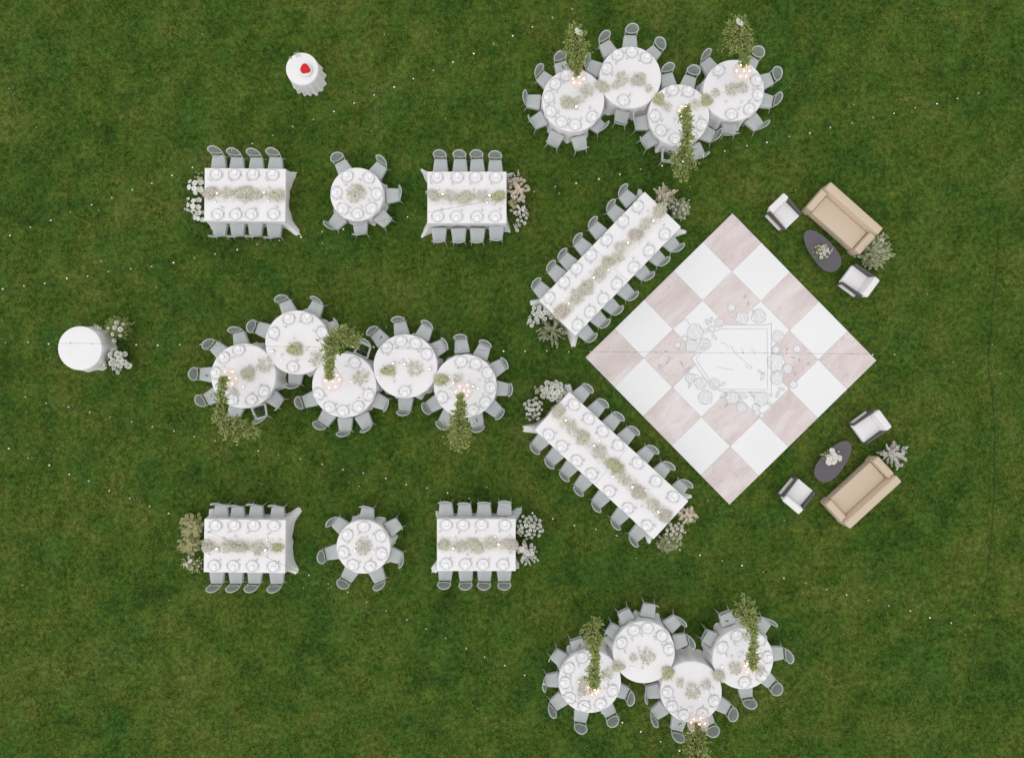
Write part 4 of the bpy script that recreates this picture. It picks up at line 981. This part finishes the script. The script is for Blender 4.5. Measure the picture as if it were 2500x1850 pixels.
# ---------------------------------------------------------------- floor-standing flower arrangements
def arrangement(name, label, r2, els, seed, mass=None, group='floor-standing flower arrangements', zb=0.0, mass_mat='dark_leaf', massn=420, massL=0.10):
    """els: (kind, cx, cy, rx, ry, count, size, material, zlow, zhigh)"""
    g = random.Random(seed)
    cx = sum(e[1] for e in els) / len(els); cy = sum(e[2] for e in els) / len(els)
    c = Z(r2, cx, cy, 0.4 + zb); t = thing(name, label, 'flowers', (c.x, c.y, zb), 0, group)
    o = Vector((c.x, c.y, zb))
    ell = []
    for e in (mass or [(q[1], q[2], q[3], q[4]) for q in els]):
        q = Z(r2, e[0], e[1], 0.3 + zb) - o; ell.append((q.x, q.y, 0.30 if not zb else 0.06, zlen(r2, e[2], .3) * .85, zlen(r2, e[3], .3) * .85, 0.28 if not zb else 0.07))
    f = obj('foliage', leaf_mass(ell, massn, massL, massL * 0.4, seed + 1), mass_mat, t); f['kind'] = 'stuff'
    for kind, ex, ey, rx, ry, cnt, size, mat, z0, z1 in els:
        for i in range(cnt):
            rr = math.sqrt((i + 0.5) / cnt); a = i * 2.39996 + seed
            x = ex + rx * rr * math.cos(a) * g.uniform(.85, 1.08); y = ey + ry * rr * math.sin(a) * g.uniform(.85, 1.08)
            z = zb + z0 + (z1 - z0) * (1 - rr ** 2) + g.uniform(-.04, .04)
            p = Z(r2, x, y, z) - o; out = Vector((x - ex, -(y - ey), 0)); k = size * g.uniform(.75, 1.2)
            az = math.atan2(out.y, out.x)
            if kind == 'bloom' or kind == 'orchid':
                me = g.choice(BLOOM if kind == 'bloom' else ORCHID)
                tl = 0.6 * rr; rot = (Matrix.Rotation(az, 3, 'Z') @ Matrix.Rotation(tl, 3, 'Y') @ Matrix.Rotation(g.random() * 6, 3, 'Z')).to_euler()
                obj('bloom', me, mat, t, p, rot, (k, k, k))
            elif kind == 'leaf':
                rot = (Matrix.Rotation(az + g.uniform(-1.5, 1.5), 3, 'Z') @ Matrix.Rotation(-0.35 + 0.55 * rr + g.uniform(-.35, .35), 3, 'Y') @ Matrix.Rotation(g.uniform(-.5, .5), 3, 'X')).to_euler()
                obj('leaf', g.choice(BLEAF), mat, t, p - Vector((math.cos(az), math.sin(az), 0)) * k * 0.5, rot, (k, k, k))
            elif kind == 'spike':
                k *= g.uniform(.6, 1.1); rot = (Matrix.Rotation(az + g.uniform(-.95, .95), 3, 'Z') @ Matrix.Rotation(-0.85 + 0.65 * rr + g.uniform(-.3, .3), 3, 'Y')).to_euler()
                obj('flower_spike', g.choice(SPIKE), mat, t, p - Vector((math.cos(az), math.sin(az), 0.4)) * k * 0.45, rot, (k, k, k))
    return t
arrangement('floor_flowers', 'white orchid blooms standing at the left end of top-left rectangular table', 'R1',
  [('orchid', 320, 760, 125, 105, 7, 0.088, 'white_bloom', .45, .72), ('orchid', 300, 1000, 120, 105, 7, 0.08, 'white_bloom', .42, .68), ('orchid', 370, 1170, 80, 95, 5, 0.082, 'white_bloom', .35, .6), ('bloom', 370, 620, 70, 80, 7, 0.045, 'lime', .4, .6), ('bloom', 220, 1060, 50, 60, 5, 0.045, 'white_bloom', .3, .5)], 21, massn=300)
arrangement('floor_flowers', 'beige dried leaves with white tulips at right end of top-centre rectangular table', 'R3',
  [('leaf', 1560, 790, 150, 180, 48, 0.15, 'beige_leaf', .35, .72), ('spike', 1560, 640, 120, 70, 7, 0.26, 'beige_leaf', .5, .75), ('leaf', 1500, 990, 80, 60, 7, 0.16, 'olive_big', .4, .6), ('leaf', 1600, 1060, 130, 90, 14, 0.13, 'white_plume', .35, .6), ('bloom', 1620, 1160, 90, 110, 12, 0.06, 'white_bloom', .3, .55), ('bloom', 1560, 1290, 60, 50, 4, 0.06, 'white_bloom', .2, .4)], 22, massn=420)
arrangement('floor_flowers', 'broad olive-green leaves standing at the left end of bottom-left rectangular table', 'R16',
  [('leaf', 270, 480, 165, 200, 48, 0.17, 'olive_big', .30, .72), ('leaf', 240, 720, 160, 130, 30, 0.16, 'olive_big', .28, .66), ('leaf', 220, 960, 80, 90, 5, 0.16, 'white_plume', .3, .5), ('bloom', 320, 1000, 90, 100, 7, 0.035, 'white_bloom', .3, .5)], 23, massn=600, mass_mat='olive_big')
arrangement('floor_flowers', 'small white blooms and white plumes at right end of bottom-centre rectangular table', 'R18',
  [('bloom', 1610, 570, 200, 180, 34, 0.062, 'white_bloom', .4, .72), ('leaf', 1560, 900, 140, 120, 16, 0.20, 'white_plume', .35, .66), ('spike', 1590, 960, 120, 130, 12, 0.34, 'white_plume', .4, .66), ('bloom', 1690, 480, 110, 90, 8, 0.055, 'white_bloom', .35, .6)], 24, massn=520)
arrangement('floor_flowers', 'beige spikes and green shrub with white buds at upper end of upper diagonal table', 'R9',
  [('spike', 1395, 150, 90, 90, 14, 0.34, 'beige_leaf', .45, .72), ('leaf', 1390, 190, 80, 70, 8, 0.14, 'white_plume', .4, .66), ('spike', 1540, 270, 90, 110, 16, 0.26, 'green_plume', .4, .66), ('bloom', 1550, 280, 90, 90, 14, 0.04, 'white_bloom', .45, .7)], 25, massn=1100, mass_mat='green_plume', massL=0.07)
arrangement('floor_flowers', 'white blooms and pale green flower spikes at lower end of upper diagonal table', 'R9',
  [('bloom', 245, 1235, 100, 90, 16, 0.09, 'white_bloom', .45, .7), ('bloom', 155, 1320, 60, 60, 8, 0.065, 'white_bloom', .35, .55), ('spike', 350, 1410, 130, 130, 44, 0.30, 'green_plume', .25, .6)], 26, massn=800, massL=0.08)
arrangement('floor_flowers', 'white blooms in two dark green clumps at upper end of lower diagonal table', 'R10',
  [('bloom', 310, 185, 105, 90, 20, 0.098, 'white_bloom', .42, .72), ('bloom', 150, 330, 80, 100, 22, 0.072, 'white_bloom', .4, .62), ('leaf', 180, 180, 50, 25, 3, 0.2, 'olive_big', .3, .5), ('leaf', 340, 230, 60, 40, 6, 0.15, 'mauve', .4, .6), ('spike', 150, 400, 60, 40, 5, 0.2, 'green_plume', .3, .5)], 27, massn=950, massL=0.09)
arrangement('floor_flowers', 'ruffled beige leaves and pale green blooms at lower end of lower diagonal table', 'R10',
  [('leaf', 1440, 1230, 85, 75, 26, 0.15, 'beige_leaf', .35, .66), ('bloom', 1340, 1360, 90, 70, 16, 0.06, 'ivory_bloom', .45, .7), ('bloom', 1300, 1450, 100, 80, 14, 0.055, 'lime', .35, .6), ('spike', 1260, 1470, 90, 70, 12, 0.26, 'green_plume', .2, .5)], 28, massn=900, mass_mat='green_plume', massL=0.07)
arrangement('floor_flowers', 'leafy green spray with a few white blooms behind the lone round table', 'R19',
  [('spike', 1480, 520, 300, 280, 16, 0.20, 'tree_leaf', .3, .7), ('bloom', 1430, 560, 190, 230, 8, 0.075, 'white_bloom', .5, .8), ('leaf', 1060, 520, 90, 60, 6, 0.12, 'white_plume', .3, .5)], 29, massn=900, mass_mat='tree_leaf', massL=0.075)
arrangement('floor_flowers', 'large white round blooms beside the lone round table at far left', 'R19',
  [('bloom', 1460, 1130, 210, 130, 6, 0.135, 'white_bloom', .5, .78), ('bloom', 1450, 1290, 260, 110, 8, 0.105, 'white_bloom', .4, .66), ('bloom', 1430, 1440, 80, 60, 4, 0.06, 'white_bloom', .25, .45)], 30, massn=360)
arrangement('floor_flowers', 'feathery green plant standing at the corner of the upper beige sofa', 'R12',
  [('spike', 1570, 1010, 210, 190, 64, 0.32, 'green_plume', .25, .75), ('leaf', 1650, 810, 60, 70, 6, 0.12, 'beige_leaf', .3, .55)], 31, massn=700, mass_mat='green_plume', massL=0.08)
arrangement('floor_flowers', 'white feathery plumes with two round white blooms behind the lower beige sofa', 'R13',
  [('spike', 1600, 690, 160, 110, 46, 0.30, 'white_plume', .30, .75), ('bloom', 1690, 820, 30, 20, 2, 0.075, 'white_bloom', .4, .5), ('bloom', 1635, 865, 15, 10, 1, 0.075, 'white_bloom', .4, .5), ('bloom', 1530, 680, 30, 30, 2, 0.07, 'white_plume', .6, .7)], 32, massn=260)

# ---------------------------------------------------------------- lone round table and cake table
def lone_table(name, label, r2, cx, cy, r, seed, flare, amp, folds):
    c = Z(r2, cx, cy, TH); rw = zlen(r2, r, TH); t = thing(name, label, 'table', (c.x, c.y, 0))
    obj('tablecloth', cl_round(rw, seed, [], flare, amp, folds), 'cloth', t)
    b = MB(); b.lathe([(rw - 0.02, TH - 0.03), (rw - 0.02, TH - 0.006)], 40); obj('tabletop', b, 'wood', t)
    table_legs(t, [(rw * 0.5 * sx, rw * 0.5 * sy) for sx in (-1, 1) for sy in (-1, 1)])
    return c
lone_table('round_couple_table', 'bare white-clothed round table standing alone at far left', 'R19', 650, 955, 465, 91, 0.03, 0.05, 9)
kc = lone_table('cake_table', 'small white-clothed round table with draped folds holding a red cake', 'R4', 850, 752, 433, 95, 0.03, 0.050, 15)
p = Z('R4', 930, 745, TH + 0.16)
t = thing('cake_stand', 'white footed cake stand under the red heart cake', 'cake stand', (p.x, p.y, TH + 0.006))
b = MB(); b.lathe([(0.08, 0), (0.08, 0.006), (0.02, 0.015), (0.018, 0.05), (0.05, 0.06), (0.185, 0.064), (0.187, 0.072), (0.001, 0.070)], 32, True, False); obj('stand', b.mesh('stand', True), 'plate', t)
t = thing('heart_cake', 'red rounded heart cake with piped top on small round table', 'cake', (p.x, p.y, TH + 0.0775), math.radians(8))
outl = []
for k in range(48):
    a = 2 * math.pi * k / 48
    rr_ = 0.126 * (1 + 0.13 * math.cos(3 * (a - math.pi / 2))) * (1 + 0.04 * math.sin(a * 2 + 1)); outl.append((rr_ * math.cos(a), rr_ * math.sin(a)))      # plump heart, point up
outl = outl[::-1] if False else outl
sgn = sum(outl[i][0] * outl[(i + 1) % 48][1] - outl[(i + 1) % 48][0] * outl[i][1] for i in range(48))
if sgn < 0: outl = outl[::-1]
b = MB(); b.rings([[(x, y, 0) for x, y in outl], [(x * 1.02, y * 1.02, .03) for x, y in outl], [(x, y, .085) for x, y in outl], [(x * .92, y * .92, .098) for x, y in outl], [(x * .5, y * .5, .105) for x, y in outl], [(x * .02, y * .02, .106) for x, y in outl]])
obj('cake_body', b.mesh('cake_body', True), 'cake', t)
b = MB()
for k in range(0, 48, 2):
    x, y = outl[k]; bb_ = MB(); bb_.lathe([(.016, 0), (.014, .012), (.004, .022)], 8)
    b.add([(vx + x * .9, vy + y * .9, vz + .094) for vx, vy, vz in bb_.v], bb_.f)
for k in range(0, 48, 4):
    x, y = outl[k]; bb_ = MB(); bb_.lathe([(.020, 0), (.016, .014), (.004, .024)], 8)
    b.add([(vx + x * .5, vy + y * .5, vz + .100) for vx, vy, vz in bb_.v], bb_.f)
obj('piped_border', b.mesh('piped_border', True), 'cake', t)
p = Z('R4', 740, 425, TH)
for i, (dx, dy) in enumerate(((0, 0), (0.08, 0.02))):
    tag(obj('champagne_glass', PM['glass'], 'glass', None, (p.x + dx - 0.03, p.y + dy, TH + 0.002)), '%s clear glass on the red cake table' % ('left' if i == 0 else 'right'), 'glass', 'glasses on the cake table')
p = Z('R4', 520, 455, TH)
t = thing('flower_posy', 'tiny pale yellow sprig at the left edge of the red cake table', 'flowers', (p.x + 0.02, p.y - 0.01, TH + 0.002))
for i in range(4): obj('bloom', BLOOM[i % 4], 'lime', t, (0.03 * math.cos(i * 1.9), 0.03 * math.sin(i * 1.9), 0.02), (0, 0, i), (0.022,) * 3)

# ---------------------------------------------------------------- lounge furniture
SOFA = {'base': rbox_mesh('base', 2.06, 0.88, 0.20, 0.03), 'arm': rbox_mesh('arm', 0.225, 0.74, 0.54, 0.05, 5), 'back': rbox_mesh('backrest', 2.13, 0.27, 0.66, 0.06, 5),
        'seat': rbox_mesh('seat_cushion', 1.675, 0.69, 0.15, 0.03, 4)}
b = MB(); b.tube([(0, 0, 0), (0, 0, 0.09)], [0.018, 0.024], 10); FOOT = b.mesh('foot')
def sofa(label, r2, cor, back_dir_pts):
    q = [Z(r2, x, y, 0.5) for x, y in cor]; c = sum(q, Vector()) / 4
    d = (Z(r2, *back_dir_pts[1], 0.5) - Z(r2, *back_dir_pts[0], 0.5)); a = math.atan2(d.y, d.x)   # along the back, local +x
    t = thing('sofa', label, 'sofa', (c.x, c.y, 0), a, 'beige sofas'); t.scale = (0.955, 0.93, 1.0)
    obj('base', SOFA['base'], 'sofa', t, (0, -0.015, 0.08))
    for s_ in (-1, 1): obj('arm', SOFA['arm'], 'sofa', t, (s_ * 0.945, -0.125, 0.06), (0, math.radians(s_ * 4), 0))
    obj('backrest', SOFA['back'], 'sofa', t, (0, 0.335, 0.06), (math.radians(-6), 0, 0)); obj('seat_cushion', SOFA['seat'], 'sofa', t, (0, -0.115, 0.283))
    for sx in (-1, 1):
        for sy in (-1, 1): obj('foot', FOOT, 'black', t, (sx * 0.92, sy * 0.38, 0))
# back along local +x with the backrest at +y
sofa('beige upholstered sofa at upper right with a green plant at its corner', 'R12', [(950, 90), (655, 410), (1365, 1020), (1665, 725)], [(950, 90), (1665, 725)])
sofa('beige upholstered sofa at lower right with white plumes behind its arm', 'R13', [(1390, 730), (745, 1295), (1040, 1585), (1690, 990)], [(1690, 990), (1040, 1585)])
AC = {'seat': rbox_mesh('seat_cushion', 0.60, 0.62, 0.16, 0.035, 4), 'back': rbox_mesh('back_cushion', 0.62, 0.20, 0.40, 0.05, 5), 'base': rbox_mesh('seat_base', 0.67, 0.62, 0.05, 0.01, 2)}
b = MB()
for s_ in (1,):
    pr = [(-0.36, 0.52), (0.30, 0.60), (0.34, 0.56), (0.36, 0.06), (0.31, 0.06), (0.30, 0.38), (-0.30, 0.40), (-0.31, 0.06), (-0.36, 0.06)]
    x0, x1 = -0.022, 0.022
    b.add([(x0, y, z) for y, z in pr] + [(x1, y, z) for y, z in pr], [tuple(range(9))[::-1], tuple(range(9, 18))] + [(k, (k + 1) % 9, 9 + (k + 1) % 9, 9 + k) for k in range(9)])
AC['side'] = b.mesh('side_frame')
b = MB(); b.tube([(0, 0, 0), (0, 0, 0.12)], [0.016, 0.022], 8); AC['leg'] = b.mesh('leg')
def armchair(label, r2, cor, front, back):
    q = [Z(r2, x, y, 0.45) for x, y in cor]; c = sum(q, Vector()) / 4
    d = Z(r2, *back, 0.45) - Z(r2, *front, 0.45); a = math.atan2(d.y, d.x) - math.pi / 2      # local +y towards the back
    t = thing('armchair', label, 'armchair', (c.x, c.y, 0), a, 'white lounge armchairs')
    obj('seat_base', AC['base'], 'cushion', t, (0, -0.01, 0.10)); obj('seat_cushion', AC['seat'], 'cushion', t, (0, -0.07, 0.245))
    obj('back_cushion', AC['back'], 'cushion', t, (0, 0.265, 0.32), (math.radians(-14), 0, 0))
    for s_ in (-1, 1):
        obj('side_frame', AC['side'], 'frame', t, (s_ * 0.328, 0, 0))
        for sy in (-1, 1): obj('leg', AC['leg'], 'black', t, (s_ * 0.28, sy * 0.28, 0))
armchair('white armchair with grey sides, left of the upper coffee table', 'R12', [(345, 255), (185, 450), (430, 735), (620, 490)], (515, 610), (265, 350))
armchair('white armchair with grey sides, below the upper beige sofa and plant', 'R12', [(1285, 1140), (1605, 1390), (1430, 1580), (1090, 1335)], (1190, 1240), (1515, 1480))
armchair('white armchair with grey sides, above the lower coffee table', 'R13', [(1390, 155), (1555, 330), (1245, 570), (1070, 380)], (1160, 475), (1475, 245))
armchair('white armchair with grey sides, left of the lower beige sofa', 'R13', [(455, 960), (640, 1150), (410, 1415), (245, 1215)], (545, 1055), (328, 1315))
def egg(L, wfat, wthin, n=48):
    out = []
    for k in range(n):
        a = 2 * math.pi * k / n; x = math.cos(a); w = wfat * (0.5 - 0.5 * x) + wthin * (0.5 + 0.5 * x)
        sx_ = math.copysign(abs(x) ** 0.86, x); sy_ = math.sin(a); out.append((sx_ * L / 2, math.copysign(abs(sy_) ** 0.86, sy_) * w / 2))
    return out
def coffee(label, r2, thin, fat):
    a0 = Z(r2, *thin, 0.38); a1 = Z(r2, *fat, 0.38); c = (a0 + a1) / 2; d = a0 - a1; a = math.atan2(d.y, d.x); L = d.length
    t = thing('coffee_table', label, 'coffee table', (c.x, c.y, 0), a, 'slate coffee tables'); o = egg(L, 0.82, 0.54)
    b = MB(); b.rings([[(x * .97, y * .97, .34) for x, y in o], [(x, y, .35) for x, y in o], [(x, y, .375) for x, y in o], [(x * .985, y * .985, .38) for x, y in o]]); obj('top', b, 'slate', t)
    for x, y in ((-0.38, 0.2), (-0.38, -0.2), (0.42, 0.0)):
        b = MB(); b.tube([(x, y, 0), (x * .9, y * .9, .345)], [.025, .05], 10); obj('leg', b, 'slate', t)
    return c
coffee('dark pebble-shaped coffee table in front of the upper beige sofa', 'R12', (685, 715), (1090, 1215))
coffee('dark pebble-shaped coffee table in front of the lower beige sofa', 'R13', (1070, 548), (690, 1005))
arrangement('table_flowers', 'green and white bouquet on the upper dark coffee table', 'R12',
  [('bloom', 930, 990, 90, 80, 12, 0.055, 'white_bloom', .10, .20), ('leaf', 890, 940, 60, 60, 10, 0.11, 'lime', .12, .22), ('bloom', 905, 970, 130, 100, 10, 0.032, 'white_bloom', .05, .12)], 41, None, None, 0.382, 'tree_leaf', 90, 0.08)
arrangement('table_flowers', 'pale green orchid bunch on the lower dark coffee table', 'R13',
  [('orchid', 870, 750, 90, 70, 9, 0.085, 'ivory_bloom', .12, .2), ('orchid', 865, 660, 20, 15, 1, 0.075, 'ivory_bloom', .1, .12), ('bloom', 938, 668, 5, 5, 1, 0.04, 'white_bloom', .1, .12), ('spike', 770, 700, 30, 20, 3, 0.16, 'lime', .06, .12)], 42, None, None, 0.382, 'green_plume', 60, 0.08)

# ---------------------------------------------------------------- festoon lights strung from a pole left of the lawn
SL = 4.0
b = MB(); b.lathe([(0.004, -0.008), (0.018, -0.018), (0.025, -0.040), (0.021, -0.062), (0.006, -0.072)], 10); BULB = b.mesh('bulb', True)
b = MB(); b.lathe([(0.012, 0.014), (0.018, 0.0), (0.016, -0.024)], 8); SOCK = b.mesh('socket')
POLE0 = W(-560, 825, SL)
STR = [('topmost', [(21, 573), (323, 463), (711, 312), (1068, 166), (1407, 17)], (2150, -297)),
       ('second-from-top', [(2, 706), (391, 645), (747, 574), (1198, 490), (1754, 373), (2110, 293), (2418, 220)], (2880, 125)),
       ('middle', [(12, 836), (345, 840), (1422, 858), (2218, 865)], (2880, 874)),
       ('second-from-bottom', [(60, 971), (498, 1070), (895, 1158), (1214, 1234), (1521, 1310), (1824, 1385), (2333, 1523)], (2880, 1668)),
       ('bottom', [(18, 1097), (432, 1264), (804, 1427), (1197, 1610), (1671, 1840)], (2250, 2120))]
b = MB(); b.tube([(0, 0, 0), (0, 0, SL + 0.15)], [0.05, 0.04], 10); POLE = b.mesh('pole')
t = thing('light_pole', 'dark pole left of the lawn from which the light strings fan out', 'pole', (POLE0.x, POLE0.y, 0)); obj('post', POLE, 'metal', t)
for nm, pts, end in STR:
    P = [W(x, y, SL) for x, y in pts]; e = W(*end, SL); o = POLE0
    t = thing('string_lights', '%s of five strings of small lit bulbs crossing the lawn' % nm, 'string lights', o, 0, 'strings of festoon lights')
    wp = [POLE0] + P + [e]
    b = MB(); b.tube([q - o for q in wp], 0.0028, 5); obj('cable', b, 'wire', t)
    d0 = 0.0; seg = 53 / S * (1 - SL / H); acc = 0.0
    for i in range(len(P) - 1):
        a, c = P[i], P[i + 1]; L = (c - a).length; s_ = acc
        while s_ < L:
            q = a.lerp(c, s_ / L) - o; k = rnd.uniform(.60, .85)
            bo = obj('bulb', BULB, 'bulb', t, q + Vector((0, 0, -0.012)), (rnd.uniform(-.55, .55), rnd.uniform(-.55, .55), 0), (k, k, k))
            obj('socket', SOCK, 'wire', bo)
            s_ += seg
        acc = s_ - L
    tag(obj('light_pole', POLE, 'metal', None, (e.x, e.y, 0)), 'dark far pole holding the right end of the %s light string' % nm, 'pole', 'light poles')

# ---------------------------------------------------------------- cable lying in the grass at the right, fallen petals
hp = [(2438, 560), (2435, 640), (2430, 690), (2423, 745), (2421, 800), (2418, 830), (2413, 870), (2414, 905), (2421, 945), (2426, 1000), (2429, 1060), (2428, 1200), (2422, 1300), (2412, 1400), (2390, 1500), (2375, 1620)]
b = MB(); b.tube([W(x, y, 0.014 + 0.010 * math.sin(i * 1.7)) for i, (x, y) in enumerate(hp)], 0.008, 6)
tag(obj('ground_cable', b.mesh('ground_cable', True), 'hose'), 'thin dark cable half sunk in the grass near the right edge', 'cable')
g = random.Random(5); b = MB()
for i in range(46):
    p = W(g.uniform(20, 2480), g.uniform(20, 1830), 0.045); b.tint = g.uniform(.4, 1)
    b.leaf(p, (g.uniform(-1, 1), g.uniform(-1, 1), .1), (0, 0, 1), g.uniform(.025, .045), g.uniform(.02, .03))
po = obj('fallen_petals', b, 'white_bloom'); po['kind'] = 'stuff'; tag(po, 'tiny pale petals scattered thinly over the lawn', 'petals')
